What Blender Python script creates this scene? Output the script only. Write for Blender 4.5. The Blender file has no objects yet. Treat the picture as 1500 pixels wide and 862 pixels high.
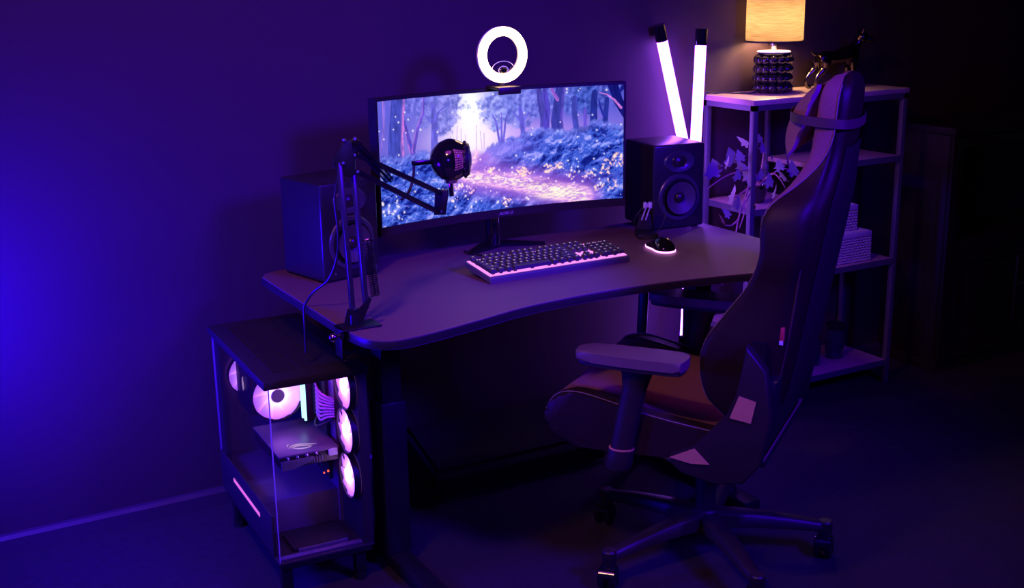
import bpy, bmesh, math, random
import numpy as np
from mathutils import Vector, Matrix, Euler

random.seed(7)
rng = np.random.default_rng(7)
S = bpy.context.scene
COL = S.collection
PI = math.pi
rad = math.radians

# ------------------------------------------------------------------ camera
cam_d = bpy.data.cameras.new('camera')
cam = bpy.data.objects.new('camera', cam_d)
COL.objects.link(cam)
cam_d.sensor_fit = 'HORIZONTAL'
cam_d.sensor_width = 36.0
cam_d.lens = 1761.0 / 1500.0 * 36.0
cam_d.clip_start = 0.02
R = Matrix(((0.86739268, 0.1411288, -0.47719241),
            (-0.49740706, 0.21755783, -0.8397945),
            (-0.01470225, 0.96579048, 0.25890654)))
cam.matrix_world = Matrix.Translation((0, 0, 1.516)) @ R.to_4x4()
S.camera = cam

# ------------------------------------------------------------------ view, world, room lights
vs = S.view_settings
S.display_settings.display_device = 'sRGB'
vs.view_transform = 'Standard'
vs.look = 'None'
vs.exposure = 0.0
vs.gamma = 1.0
vs.use_curve_mapping = False

world = bpy.data.worlds.new('night')
S.world = world
world.use_nodes = True
world.node_tree.nodes['Background'].inputs[0].default_value = (0.1, 0.05, 0.3, 1)
world.node_tree.nodes['Background'].inputs[1].default_value = 0.004


def area(name, loc, target, size, color, watts, size_y=None, spread=180):
    d = bpy.data.lights.new(name, 'AREA')
    d.shape = 'RECTANGLE' if size_y else 'DISK'
    d.size = size
    if size_y:
        d.size_y = size_y
    d.color = color
    d.energy = watts
    d.spread = rad(spread)
    o = bpy.data.objects.new(name, d)
    COL.objects.link(o)
    o.location = loc
    o.rotation_euler = (Vector(target) - Vector(loc)).to_track_quat('-Z', 'Y').to_euler()
    return o


# blue LED flood by the left wall, washing the wall and the left sides of things
area('blue_flood_left', (0.06, 2.86, 0.66), (0.80, 3.25, 0.68), 0.24, (0.02, 0.0, 1.0), 46.0)
# soft blue LED panel left of the camera
area('blue_panel_left', (-0.45, 0.5, 1.45), (1.6, 2.7, 0.7), 0.35, (0.06, 0.01, 1.0), 6.0, spread=95)
# blue LED panel high on the right of the camera, aimed at the desk
area('blue_panel_right', (2.3, -0.1, 2.3), (1.65, 2.8, 0.7), 0.6, (0.05, 0.0, 1.0), 28.0, spread=62)
# violet LED panel under the ceiling
area('violet_panel', (0.5, 1.9, 2.45), (1.0, 3.0, 0.9), 0.9, (0.75, 0.06, 1.0), 8.5)
# weak warm ceiling lamp
area('warm_ceiling_lamp', (0.0, 1.6, 2.4), (1.5, 2.5, 0.6), 0.2, (1.0, 0.45, 0.22), 4.5, spread=110)


# ------------------------------------------------------------------ materials
def mat(name, color, rough=0.5, metal=0.0, spec=0.5, coat=0.0, nscale=0.0, namt=0.15, bump=0.0, bscale=200.0, emit=None, estr=0.0):
    m = bpy.data.materials.new(name)
    m.use_nodes = True
    nt = m.node_tree
    b = nt.nodes['Principled BSDF']
    b.inputs['Base Color'].default_value = (*color, 1)
    b.inputs['Roughness'].default_value = rough
    b.inputs['Metallic'].default_value = metal
    b.inputs['Specular IOR Level'].default_value = spec
    b.inputs['Coat Weight'].default_value = coat
    tc = None
    if nscale:
        tc = nt.nodes.new('ShaderNodeTexCoord')
        n = nt.nodes.new('ShaderNodeTexNoise')
        n.inputs['Scale'].default_value = nscale
        n.inputs['Detail'].default_value = 5
        nt.links.new(tc.outputs['Object'], n.inputs['Vector'])
        mx = nt.nodes.new('ShaderNodeMix')
        mx.data_type = 'RGBA'
        mx.inputs[6].default_value = (*[c * (1 - namt) for c in color], 1)
        mx.inputs[7].default_value = (*[min(1, c * (1 + namt)) for c in color], 1)
        nt.links.new(n.outputs['Fac'], mx.inputs[0])
        nt.links.new(mx.outputs[2], b.inputs['Base Color'])
    if bump:
        tc = tc or nt.nodes.new('ShaderNodeTexCoord')
        n2 = nt.nodes.new('ShaderNodeTexNoise')
        n2.inputs['Scale'].default_value = bscale
        n2.inputs['Detail'].default_value = 3
        nt.links.new(tc.outputs['Object'], n2.inputs['Vector'])
        bp = nt.nodes.new('ShaderNodeBump')
        bp.inputs['Strength'].default_value = bump
        bp.inputs['Distance'].default_value = 0.002
        nt.links.new(n2.outputs['Fac'], bp.inputs['Height'])
        nt.links.new(bp.outputs['Normal'], b.inputs['Normal'])
    if emit:
        b.inputs['Emission Color'].default_value = (*emit, 1)
        b.inputs['Emission Strength'].default_value = estr
    return m


def emat(name, color, strength):
    m = bpy.data.materials.new(name)
    m.use_nodes = True
    nt = m.node_tree
    nt.nodes.clear()
    e = nt.nodes.new('ShaderNodeEmission')
    e.inputs[0].default_value = (*color, 1)
    e.inputs[1].default_value = strength
    o = nt.nodes.new('ShaderNodeOutputMaterial')
    nt.links.new(e.outputs[0], o.inputs[0])
    return m


def glass_mat(name, tint, refl):
    m = bpy.data.materials.new(name)
    m.use_nodes = True
    nt = m.node_tree
    nt.nodes.clear()
    o = nt.nodes.new('ShaderNodeOutputMaterial')
    t = nt.nodes.new('ShaderNodeBsdfTransparent')
    t.inputs[0].default_value = (*tint, 1)
    g = nt.nodes.new('ShaderNodeBsdfGlossy')
    g.inputs['Roughness'].default_value = 0.03
    f = nt.nodes.new('ShaderNodeFresnel')
    f.inputs[0].default_value = refl
    mx = nt.nodes.new('ShaderNodeMixShader')
    ge = nt.nodes.new('ShaderNodeNewGeometry')
    mi = nt.nodes.new('ShaderNodeMix')
    mi.inputs[2].default_value = refl
    mi.inputs[3].default_value = 1.0 / refl
    nt.links.new(ge.outputs['Backfacing'], mi.inputs[0])
    nt.links.new(mi.outputs[0], f.inputs[0])
    nt.links.new(f.outputs[0], mx.inputs[0])
    nt.links.new(t.outputs[0], mx.inputs[1])
    nt.links.new(g.outputs[0], mx.inputs[2])
    nt.links.new(mx.outputs[0], o.inputs[0])
    return m


def shade_mat():
    m = bpy.data.materials.new('linen_shade')
    m.use_nodes = True
    nt = m.node_tree
    nt.nodes.clear()
    o = nt.nodes.new('ShaderNodeOutputMaterial')
    tc = nt.nodes.new('ShaderNodeTexCoord')
    mp = nt.nodes.new('ShaderNodeMapping')
    mp.inputs['Scale'].default_value = (6, 6, 260)
    n = nt.nodes.new('ShaderNodeTexNoise')
    n.inputs['Scale'].default_value = 3.0
    n.inputs['Detail'].default_value = 4
    cr = nt.nodes.new('ShaderNodeValToRGB')
    cr.color_ramp.elements[0].position = 0.3
    cr.color_ramp.elements[0].color = (0.050, 0.036, 0.020, 1)
    cr.color_ramp.elements[1].position = 0.72
    cr.color_ramp.elements[1].color = (0.105, 0.080, 0.048, 1)
    d = nt.nodes.new('ShaderNodeBsdfDiffuse')
    t = nt.nodes.new('ShaderNodeBsdfTranslucent')
    mx = nt.nodes.new('ShaderNodeMixShader')
    mx.inputs[0].default_value = 0.55
    L = nt.links.new
    L(tc.outputs['Object'], mp.inputs[0])
    L(mp.outputs[0], n.inputs['Vector'])
    L(n.outputs['Fac'], cr.inputs[0])
    L(cr.outputs[0], d.inputs[0])
    L(cr.outputs[0], t.inputs[0])
    L(d.outputs[0], mx.inputs[1])
    L(t.outputs[0], mx.inputs[2])
    L(mx.outputs[0], o.inputs[0])
    return m


M = {}
M['wall'] = mat('wall_paint', (0.040, 0.016, 0.026), 0.7, nscale=3, namt=0.05, bump=0.15, bscale=350)
M['wall_dark'] = mat('black_wall_paint', (0.02, 0.019, 0.024), 0.8, nscale=4, namt=0.1, bump=0.1, bscale=300)
M['baseboard'] = mat('baseboard_paint', (0.05, 0.03, 0.05), 0.4, nscale=8, namt=0.05)
M['carpet'] = mat('dark_carpet', (0.032, 0.024, 0.034), 0.95, spec=0.2, nscale=40, namt=0.35, bump=0.8, bscale=500)
M['desk'] = mat('desk_laminate', (0.16, 0.075, 0.14), 0.55, spec=0.3, nscale=120, namt=0.10, bump=0.2, bscale=900)
M['desk_edge'] = mat('desk_edge_band', (0.022, 0.02, 0.022), 0.4, nscale=60, namt=0.1)
M['black_metal'] = mat('black_powder_metal', (0.014, 0.013, 0.016), 0.38, 0.3, nscale=80, namt=0.15)
M['black_plastic'] = mat('black_plastic', (0.012, 0.011, 0.013), 0.42, nscale=60, namt=0.15, bump=0.1, bscale=700)
M['grey_plastic'] = mat('charcoal_plastic', (0.024, 0.017, 0.013), 0.45, nscale=60, namt=0.15, bump=0.1, bscale=700)
M['gloss_black'] = mat('gloss_black', (0.008, 0.008, 0.01), 0.12, coat=0.5, nscale=30, namt=0.1)
M['chrome'] = mat('chrome', (0.65, 0.64, 0.66), 0.18, 1.0, nscale=40, namt=0.06)
M['rubber'] = mat('black_rubber', (0.009, 0.008, 0.008), 0.8, spec=0.2, nscale=50, namt=0.2)
M['speaker_body'] = mat('satin_black_cabinet', (0.02, 0.018, 0.022), 0.28, nscale=40, namt=0.1)
M['driver_ring'] = mat('speaker_ring', (0.10, 0.10, 0.12), 0.3, 0.6, nscale=40, namt=0.1)
M['cone'] = mat('woven_cone', (0.07, 0.065, 0.06), 0.45, nscale=300, namt=0.4)
M['dome'] = mat('dust_dome', (0.02, 0.017, 0.015), 0.3, nscale=40, namt=0.1)
M['fabric'] = mat('taupe_fabric', (0.26, 0.12, 0.10), 0.95, spec=0.2, nscale=260, namt=0.3, bump=0.6, bscale=900)
M['pillow'] = mat('pillow_fabric', (0.32, 0.17, 0.17), 0.95, spec=0.2, nscale=260, namt=0.25, bump=0.6, bscale=900)
M['leather'] = mat('black_leather', (0.022, 0.012, 0.006), 0.5, spec=0.25, nscale=90, namt=0.15, bump=0.25, bscale=450)
M['thread'] = mat('light_stitch', (0.22, 0.16, 0.13), 0.7, nscale=200, namt=0.2)
M['seam_dark'] = mat('dark_brown_piping', (0.07, 0.04, 0.025), 0.6, nscale=100, namt=0.2)
M['gold'] = mat('brushed_bronze', (0.60, 0.33, 0.10), 0.6, 0.0, nscale=150, namt=0.1)
M['red_tag'] = mat('red_tag', (0.5, 0.04, 0.05), 0.6, nscale=100, namt=0.2)
M['white_plastic'] = mat('white_plastic', (0.7, 0.66, 0.68), 0.45, nscale=50, namt=0.05)
M['shelf_board'] = mat('pale_wood', (0.56, 0.37, 0.32), 0.5, nscale=14, namt=0.25)
M['shelf_frame'] = mat('grey_steel_frame', (0.11, 0.10, 0.12), 0.5, 0.2, nscale=60, namt=0.08)
M['dark_wood'] = mat('dark_stained_wood', (0.012, 0.008, 0.007), 0.6, nscale=9, namt=0.35, bump=0.15, bscale=60)
M['leaf'] = mat('ivy_leaf', (0.36, 0.38, 0.33), 0.55, nscale=70, namt=0.35)
M['leaf_yellow'] = mat('yellow_ivy_leaf', (0.55, 0.55, 0.12), 0.55, nscale=70, namt=0.2)
M['stem'] = mat('pinkish_stem', (0.55, 0.30, 0.27), 0.6, nscale=90, namt=0.2)
M['rope'] = mat('woven_rope', (0.55, 0.48, 0.46), 0.9, nscale=160, namt=0.35, bump=0.8, bscale=500)
M['ceramic_black'] = mat('glazed_black_ceramic', (0.012, 0.010, 0.014), 0.1, coat=0.8, nscale=30, namt=0.1)
M['bronze'] = mat('polished_dark_bronze', (0.13, 0.10, 0.085), 0.22, 1.0, nscale=40, namt=0.2)
M['vase'] = mat('pale_glaze', (0.55, 0.5, 0.55), 0.15, coat=0.6, nscale=30, namt=0.05)
M['dark_glass'] = mat('dark_bottle_glass', (0.02, 0.025, 0.05), 0.1, coat=0.7, nscale=30, namt=0.1)
M['pcb'] = mat('motherboard', (0.02, 0.02, 0.03), 0.4, nscale=90, namt=0.6)
M['case'] = mat('case_steel', (0.035, 0.03, 0.034), 0.45, 0.2, nscale=50, namt=0.1)
M['case_inner'] = mat('case_interior', (0.20, 0.13, 0.20), 0.4, 0.2, nscale=50, namt=0.1)
M['silver'] = mat('silver_shroud', (0.35, 0.33, 0.36), 0.35, 0.7, nscale=60, namt=0.1)
M['cable'] = mat('sleeved_cable', (0.62, 0.32, 0.45), 0.6, nscale=400, namt=0.4)
M['cord'] = mat('black_cord', (0.02, 0.02, 0.024), 0.45, nscale=90, namt=0.2)
M['pad'] = mat('grey_arm_pad', (0.15, 0.10, 0.07), 0.5, nscale=90, namt=0.1, bump=0.15, bscale=450)
M['kb_case'] = mat('keyboard_metal', (0.16, 0.15, 0.18), 0.35, 0.4, nscale=60, namt=0.1)
M['rod'] = mat('satin_boom_bar', (0.06, 0.06, 0.07), 0.28, 0.5, nscale=60, namt=0.1)
M['keycap'] = mat('keycap_plastic', (0.05, 0.045, 0.05), 0.55, nscale=60, namt=0.1)
M['mesh_gold'] = mat('perforated_brass_grille', (0.45, 0.36, 0.25), 0.35, 0.7, nscale=200, namt=0.2)
M['mesh_tan'] = mat('tan_grille', (0.60, 0.34, 0.13), 0.6, nscale=200, namt=0.2)
M['glass'] = glass_mat('case_glass', (0.86, 0.86, 0.88), 1.45)
M['clear'] = glass_mat('clear_acrylic', (0.93, 0.93, 0.93), 1.4)
M['shade'] = shade_mat()
M['ring_glow'] = emat('ring_light_diffuser', (1.0, 0.60, 0.34), 11.0)
M['tube_glow'] = emat('violet_tube_diffuser', (0.30, 0.075, 1.0), 17.0)
M['bulb'] = emat('warm_bulb', (1.0, 0.60, 0.31), 420.0)
M['pink_glow'] = emat('pink_backlight', (1.0, 0.28, 1.0), 1.15)
M['key_legend'] = emat('backlit_legend', (1.0, 0.55, 1.0), 0.55)
M['cyan_glow'] = emat('memory_light_bar', (0.35, 0.85, 1.0), 3.0)
M['strip_glow'] = emat('pink_strip', (0.85, 0.15, 1.0), 0.9)
M['logo_glow'] = emat('logo_light', (0.85, 0.5, 1.0), 0.9)
M['case_fill'] = emat('case_fill_glow', (0.9, 0.10, 1.0), 60.0)  # added fill glow that tints the case interior violet
M['red_led'] = emat('red_status_light', (1.0, 0.08, 0.03), 3.0)
M['under_glow'] = emat('mouse_light_band', (1.0, 0.35, 1.0), 2.6)
M['badge'] = mat('silver_badge', (0.6, 0.55, 0.62), 0.4, 0.3, nscale=60, namt=0.05)


def fan_mat():
    # frosted blade with the LED ring's light, fading outwards, painted into its emission
    m = bpy.data.materials.new('glow_painted_blade')
    m.use_nodes = True
    nt = m.node_tree
    nt.nodes.clear()
    o = nt.nodes.new('ShaderNodeOutputMaterial')
    e = nt.nodes.new('ShaderNodeEmission')
    at_ = nt.nodes.new('ShaderNodeAttribute')
    at_.attribute_name = 'along_blade'
    cr = nt.nodes.new('ShaderNodeValToRGB')
    cr.color_ramp.elements[0].color = (0.8, 0.37, 1.0, 1)
    cr.color_ramp.elements[1].color = (0.235, 0.05, 0.55, 1)
    el = cr.color_ramp.elements.new(0.55)
    el.color = (0.34, 0.13, 0.66, 1)
    nt.links.new(at_.outputs['Fac'], cr.inputs[0])
    nt.links.new(cr.outputs[0], e.inputs[0])
    e.inputs[1].default_value = 3.4
    d = nt.nodes.new('ShaderNodeBsdfDiffuse')
    d.inputs[0].default_value = (0.7, 0.6, 0.75, 1)
    a = nt.nodes.new('ShaderNodeAddShader')
    nt.links.new(e.outputs[0], a.inputs[0])
    nt.links.new(d.outputs[0], a.inputs[1])
    nt.links.new(a.outputs[0], o.inputs[0])
    return m


M['blade'] = fan_mat()
M['fan_led'] = emat('fan_led_ring', (0.75, 0.34, 1.0), 4.5)


# ------------------------------------------------------------------ mesh helpers
def B():
    return bmesh.new()


def box(bm, lo, hi, bev=0.0, mtx=None, seg=2):
    lo = Vector(lo); hi = Vector(hi)
    r = bmesh.ops.create_cube(bm, size=1.0)
    vs_ = r['verts']
    c = (lo + hi) / 2
    s = hi - lo
    for v in vs_:
        v.co = Vector((v.co.x * s.x, v.co.y * s.y, v.co.z * s.z)) + c
    if bev:
        es = list({e for v in vs_ for e in v.link_edges})
        rr = bmesh.ops.bevel(bm, geom=es, offset=min(bev, 0.49 * min(s)), segments=seg, profile=0.5, affect='EDGES')
        vs_ = list({v for f in rr['faces'] for v in f.verts} | {v for v in vs_ if v.is_valid})
    if mtx is not None:
        bmesh.ops.transform(bm, matrix=mtx, verts=vs_)
    return vs_


def frame_of(d):
    d = Vector(d).normalized()
    u = d.orthogonal().normalized()
    return u, d.cross(u)


def cyl(bm, p0, p1, r0, r1=None, n=20):
    p0 = Vector(p0); p1 = Vector(p1)
    r1 = r0 if r1 is None else r1
    u, w = frame_of(p1 - p0)
    ra = []; rb = []
    for k in range(n):
        a = 2 * PI * k / n
        dd = u * math.cos(a) + w * math.sin(a)
        ra.append(bm.verts.new(p0 + dd * r0)); rb.append(bm.verts.new(p1 + dd * r1))
    for k in range(n):
        bm.faces.new((ra[k], ra[(k + 1) % n], rb[(k + 1) % n], rb[k]))
    bm.faces.new(ra[::-1]); bm.faces.new(rb)
    return ra + rb


def smooth_path(pts, per=6):
    P = [Vector(p) for p in pts]
    if len(P) < 3 or per <= 1:
        return P
    out = []
    for i in range(len(P) - 1):
        a = P[max(i - 1, 0)]; b = P[i]; c = P[i + 1]; d = P[min(i + 2, len(P) - 1)]
        for k in range(per):
            t = k / per
            out.append(0.5 * ((2 * b) + (c - a) * t + (2 * a - 5 * b + 4 * c - d) * t * t + (3 * b - a - 3 * c + d) * t ** 3))
    out.append(P[-1])
    return out


def tube(bm, pts, r, n=8, per=6, flat=None):
    P = smooth_path(pts, per)
    rs = r if callable(r) else None
    if isinstance(r, (list, tuple)):
        rl = list(r)
        rs = lambda t: float(np.interp(t * (len(rl) - 1), range(len(rl)), rl))
    u = None; rings = []
    for i, p in enumerate(P):
        d = (P[min(i + 1, len(P) - 1)] - P[max(i - 1, 0)]).normalized()
        if u is None:
            u = d.orthogonal().normalized()
        u = (u - d * u.dot(d)).normalized()
        w = d.cross(u)
        rr = rs(i / (len(P) - 1)) if rs else r
        rings.append([bm.verts.new(p + (u * math.cos(2 * PI * k / n) + w * math.sin(2 * PI * k / n)) * rr) for k in range(n)])
    for a, b in zip(rings, rings[1:]):
        for k in range(n):
            bm.faces.new((a[k], a[(k + 1) % n], b[(k + 1) % n], b[k]))
    bm.faces.new(rings[0][::-1]); bm.faces.new(rings[-1])


def lathe(bm, prof, n=28, mtx=None):
    rings = []
    new = []
    for r, z in prof:
        if r < 1e-6:
            v = bm.verts.new((0, 0, z)); rings.append([v]); new.append(v)
        else:
            rg = [bm.verts.new((r * math.cos(2 * PI * k / n), r * math.sin(2 * PI * k / n), z)) for k in range(n)]
            rings.append(rg); new += rg
    for a, b in zip(rings, rings[1:]):
        for k in range(n):
            k2 = (k + 1) % n
            if len(a) == 1 and len(b) == 1:
                continue
            if len(a) == 1:
                bm.faces.new((a[0], b[k], b[k2]))
            elif len(b) == 1:
                bm.faces.new((a[k], a[k2], b[0]))
            else:
                bm.faces.new((a[k], a[k2], b[k2], b[k]))
    if mtx is not None:
        bmesh.ops.transform(bm, matrix=mtx, verts=new)
    return new


def sph(bm, c, r, n=16, sc=(1, 1, 1)):
    rr = bmesh.ops.create_uvsphere(bm, u_segments=n, v_segments=max(6, n // 2), radius=1.0)
    for v in rr['verts']:
        v.co = Vector((v.co.x * r * sc[0], v.co.y * r * sc[1], v.co.z * r * sc[2])) + Vector(c)
    return rr['verts']


def grid(bm, rows, close_u=False, cap=False):
    """rows: list of equal-length lists of points"""
    V = [[bm.verts.new(p) for p in row] for row in rows]
    n = len(V[0])
    for a, b in zip(V, V[1:]):
        for k in range(n if close_u else n - 1):
            bm.faces.new((a[k], a[(k + 1) % n], b[(k + 1) % n], b[k]))
    if cap and close_u:
        bm.faces.new(V[0][::-1]); bm.faces.new(V[-1])
    return V


def prism(bm, pts, thick, mtx=None, bev=0.0):
    """polygon in XY extruded along +Z by thick, then transformed"""
    a = [bm.verts.new((x, y, 0)) for x, y in pts]
    b = [bm.verts.new((x, y, thick)) for x, y in pts]
    n = len(pts)
    fs = [bm.faces.new(a[::-1]), bm.faces.new(b)]
    for k in range(n):
        fs.append(bm.faces.new((a[k], a[(k + 1) % n], b[(k + 1) % n], b[k])))
    vs_ = a + b
    if bev:
        es = list({e for f in fs[:2] for e in f.edges})
        rr = bmesh.ops.bevel(bm, geom=es, offset=bev, segments=3, profile=0.5, affect='EDGES')
        vs_ = list({v for v in vs_ if v.is_valid} | {v for f in rr['faces'] for v in f.verts})
    if mtx is not None:
        bmesh.ops.transform(bm, matrix=mtx, verts=vs_)
    return vs_


def axes(o, x, y, z):
    m = Matrix((Vector(x), Vector(y), Vector(z))).transposed().to_4x4()
    m.translation = Vector(o)
    return m


def obj(name, bm, m, parent=None, smooth=True, ang=35, stuff=False):
    bmesh.ops.recalc_face_normals(bm, faces=bm.faces)
    me = bpy.data.meshes.new(name)
    bm.to_mesh(me)
    bm.free()
    for x in (m if isinstance(m, (list, tuple)) else [m]):
        me.materials.append(x)
    if smooth:
        me.polygons.foreach_set('use_smooth', [True] * len(me.polygons))
        me.set_sharp_from_angle(angle=rad(ang))
    o = bpy.data.objects.new(name, me)
    COL.objects.link(o)
    o.parent = parent
    if stuff:
        o['kind'] = 'stuff'
    return o


def share(name, src, parent, loc=(0, 0, 0), rot=(0, 0, 0), scale=(1, 1, 1)):
    o = src.copy()
    o.name = name
    COL.objects.link(o)
    o.parent = parent
    o.location = loc
    o.rotation_euler = rot
    o.scale = scale
    return o


def tag(o, label, cat, group=None):
    o['label'] = label
    o['category'] = cat
    if group:
        o['group'] = group
    return o


def thing(name, label, cat, loc=(0, 0, 0), rotz=0.0, group=None):
    o = bpy.data.objects.new(name, None)
    COL.objects.link(o)
    o.empty_display_size = 0.05
    o.location = loc
    o.rotation_euler = (0, 0, rotz)
    return tag(o, label, cat, group)


def struct(o):
    o['kind'] = 'structure'
    return o


def part_label(o, t):
    o['label'] = t
    return o


# ------------------------------------------------------------------ room shell
WY = 3.30       # back wall
b = B(); box(b, (-2.2, -2.0, -0.05), (5.6, 3.40, 0.0)); struct(obj('floor', b, M['carpet'], smooth=False))
b = B(); box(b, (-2.2, WY, 0), (5.6, WY + 0.10, 2.6)); struct(obj('wall_back', b, M['wall'], smooth=False))
b = B(); box(b, (5.5, -2.0, 0), (5.6, WY, 2.6)); struct(obj('wall_right', b, M['wall_dark'], smooth=False))
b = B(); box(b, (-2.2, -2.0, 0), (-2.1, WY, 2.6)); struct(obj('wall_left', b, M['wall'], smooth=False))
b = B(); box(b, (-2.1, -2.0, 0), (5.5, -1.9, 2.6)); struct(obj('wall_front', b, M['wall_dark'], smooth=False))
b = B(); box(b, (-2.2, -2.0, 2.6), (5.6, 3.40, 2.65)); struct(obj('ceiling', b, M['wall_dark'], smooth=False))
b = B()
prism(b, [(0, 0), (0.016, 0), (0.016, 0.042), (0.010, 0.052), (0, 0.055)], 7.59, axes((-2.1, WY, 0), (0, -1, 0), (0, 0, 1), (1, 0, 0)))
struct(obj('baseboard_back', b, M['baseboard'], smooth=False))

# ------------------------------------------------------------------ desk
desk = thing('standing_desk', 'dark curved-front desk against the violet wall carrying the monitor and keyboard', 'desk', (1.66, 2.75, 0))
DK = Vector((1.66, 2.75, 0))
outline = [(.957, 2.47), (.962, 2.40), (.975, 2.355), (1.0, 2.327), (1.04, 2.315), (1.12, 2.325), (1.25, 2.357), (1.40, 2.397), (1.55, 2.413),
           (1.66, 2.416), (1.77, 2.410), (1.92, 2.390), (2.07, 2.357), (2.2, 2.328), (2.28, 2.318), (2.325, 2.328), (2.35, 2.355), (2.363, 2.40),
           (2.368, 2.47), (2.368, 2.53), (2.368, 2.93), (2.368, 2.98), (2.36, 3.03), (2.335, 3.065), (2.29, 3.08), (2.24, 3.08), (1.06, 3.08), (1.01, 3.08), (.975, 3.065), (.957, 3.03), (.957, 2.98), (.957, 2.52)]
nf = outline.index((2.368, 2.47)) + 1
olp = [(p.x, p.y) for p in smooth_path([(x, y, 0) for x, y in outline[:nf]], 4)] + outline[nf:]
b = B(); prism(b, [(x - DK.x, y - DK.y) for x, y in olp], 0.022, Matrix.Translation((0, 0, 0.718)), bev=0.003)
obj('desktop', b, M['desk'], desk, ang=50)
b = B()
rows = []
for x, y in olp + [olp[0]]:
    d = Vector((x - DK.x, y - DK.y, 0))
    n = Vector((x - 1.66, (y - 2.75), 0)).normalized() * 0.0012
    rows.append([(d.x + n.x, d.y + n.y, 0.7195), (d.x + n.x * 1.5, d.y + n.y * 1.5, 0.7215), (d.x + n.x * 1.5, d.y + n.y * 1.5, 0.7355), (d.x + n.x, d.y + n.y, 0.7375)])
grid(b, rows)
part_label(obj('edge_band', b, M['desk_edge'], desk), 'darker smooth edge band')
for sx in (-1, 1):
    x = 0.50 * sx
    b = B(); box(b, (x - .035, -.09, .04), (x + .035, -.01, .46), .004); obj('leg', b, M['black_metal'], desk)
    b = B(); box(b, (x - .027, -.082, .46), (x + .027, -.018, .70), .003); obj('leg_extension', b, M['black_metal'], desk)
    b = B(); box(b, (x - .03, -.33, .006), (x + .03, .27, .04), .008); obj('foot', b, M['black_metal'], desk)
    b = B(); box(b, (x - .05, -.27, .70), (x + .05, .26, .718), .003); obj('top_bracket', b, M['black_metal'], desk)
b = B(); box(b, (-.50, -.085, .665), (.50, -.055, .70), .003); box(b, (-.50, .03, .665), (.50, .06, .70), .003); obj('crossbar', b, M['black_metal'], desk)

# sleeved cable bundle that hangs from the desk underside
cb = thing('cable_bundle', 'black sleeved cable bundle hanging under the right end of the desk', 'cable', (2.115, 2.9, 0))
b = B(); tube(b, [(.0, 0, .60), (-.003, 0, .52), (-.004, .004, .42), (.004, .01, .25), (.0, .02, .012)], .016, 10); obj('cable_sleeve', b, M['cord'], cb)
for dx in (-.022, .018):
    b = B(); tube(b, [(dx, .01, .717), (dx * .7, .005, .66), (0, 0, .59)], .0025, 6); obj('cord', b, M['cord'], cb)

# low foot rest under the desk
fr = thing('foot_rest', 'long low black foot rest with sloping top on the floor under the desk', 'foot rest', (1.72, 3.08, 0))
b = B(); prism(b, [(-.115, .012), (.135, .012), (.135, .15), (-.105, .075), (-.115, .065)], .60, axes((-.30, 0, 0), (0, 1, 0), (0, 0, 1), (1, 0, 0)), bev=.008)
obj('body', b, M['rubber'], fr)
b = B(); prism(b, [(-.09, .084), (.12, .153), (.12, .158), (-.09, .089)], .56, axes((-.28, 0, 0), (0, 1, 0), (0, 0, 1), (1, 0, 0)), bev=.002)
obj('tread_mat', b, M['rubber'], fr)
b = B(); box(b, (-.30, -.121, .026), (.30, -.114, .032)); box(b, (-.30, -.121, .044), (.30, -.114, .05)); obj('front_groove', b, M['rubber'], fr)
for sx in (-1, 1):
    for sy in (-.08, .1):
        b = B(); cyl(b, (sx * .26, sy, 0), (sx * .26, sy, .013), .014, n=12); obj('rubber_foot', b, M['rubber'], fr)

# ------------------------------------------------------------------ monitor
XC, YE, SAG, HW = 1.668, 2.945, 0.055, 0.402
RAD = (HW * HW + SAG * SAG) / (2 * SAG)
mon = thing('curved_monitor', 'wide curved monitor showing a glowing violet forest', 'monitor', (XC, 3.0, 0.74))


def mp(x, z, off=0.0):
    """x across, z world height, off towards the viewer; local to the monitor"""
    yy = (YE + SAG) - (RAD - math.sqrt(RAD * RAD - x * x))
    nx, ny = -x / RAD, -math.sqrt(1 - (x / RAD) ** 2)
    return Vector((x + nx * off, yy - 3.0 + ny * off, z - 0.74))


ZT, ZB = 1.199, 0.828
NX = 48


def slab(x0, x1, z0, z1, o0, o1):
    bm = B()
    rows = []
    for i in range(NX + 1):
        x = x0 + (x1 - x0) * i / NX
        rows.append([mp(x, z0, o0), mp(x, z0, o1), mp(x, z1, o1), mp(x, z1, o0)])
    grid(bm, rows, close_u=True, cap=True)
    return bm


bm = slab(-HW, HW, ZB, ZT, -.028, -.002); obj('housing', bm, M['black_plastic'], mon)
SX0, SX1, SZ0, SZ1 = -HW + .006, HW - .006, .852, 1.191
for nm, a in (('top_bezel', (-HW, HW, SZ1, ZT)), ('bottom_bezel', (-HW, HW, ZB, SZ0)), ('side_bezel', (-HW, SX0, SZ0, SZ1)), ('side_bezel', (SX1, HW, SZ0, SZ1))):
    obj(nm, slab(*a, -.002, .004), M['grey_plastic'] if nm == 'bottom_bezel' else M['black_plastic'], mon)

# ---- the wallpaper: a violet forest with a glowing path, painted per vertex of the screen mesh
W, H = 560, 238


def vnoise(u, v, f, seed):
    r = np.random.default_rng(seed)
    n = 256
    g = r.random((n, n))
    x = u * f; y = v * f
    xi = np.floor(x).astype(int); yi = np.floor(y).astype(int)
    fx = x - xi; fy = y - yi
    fx = fx * fx * (3 - 2 * fx); fy = fy * fy * (3 - 2 * fy)
    A = g[yi % n, xi % n]; Bq = g[yi % n, (xi + 1) % n]; Cq = g[(yi + 1) % n, xi % n]; D = g[(yi + 1) % n, (xi + 1) % n]
    return (A * (1 - fx) + Bq * fx) * (1 - fy) + (Cq * (1 - fx) + D * fx) * fy


def fbm(u, v, f, seed, o=5, g=0.55):
    s = 0; a = 1; t = 0
    for k in range(o):
        s = s + a * vnoise(u, v, f * 2 ** k, seed + k); t += a; a *= g
    return s / t


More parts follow.
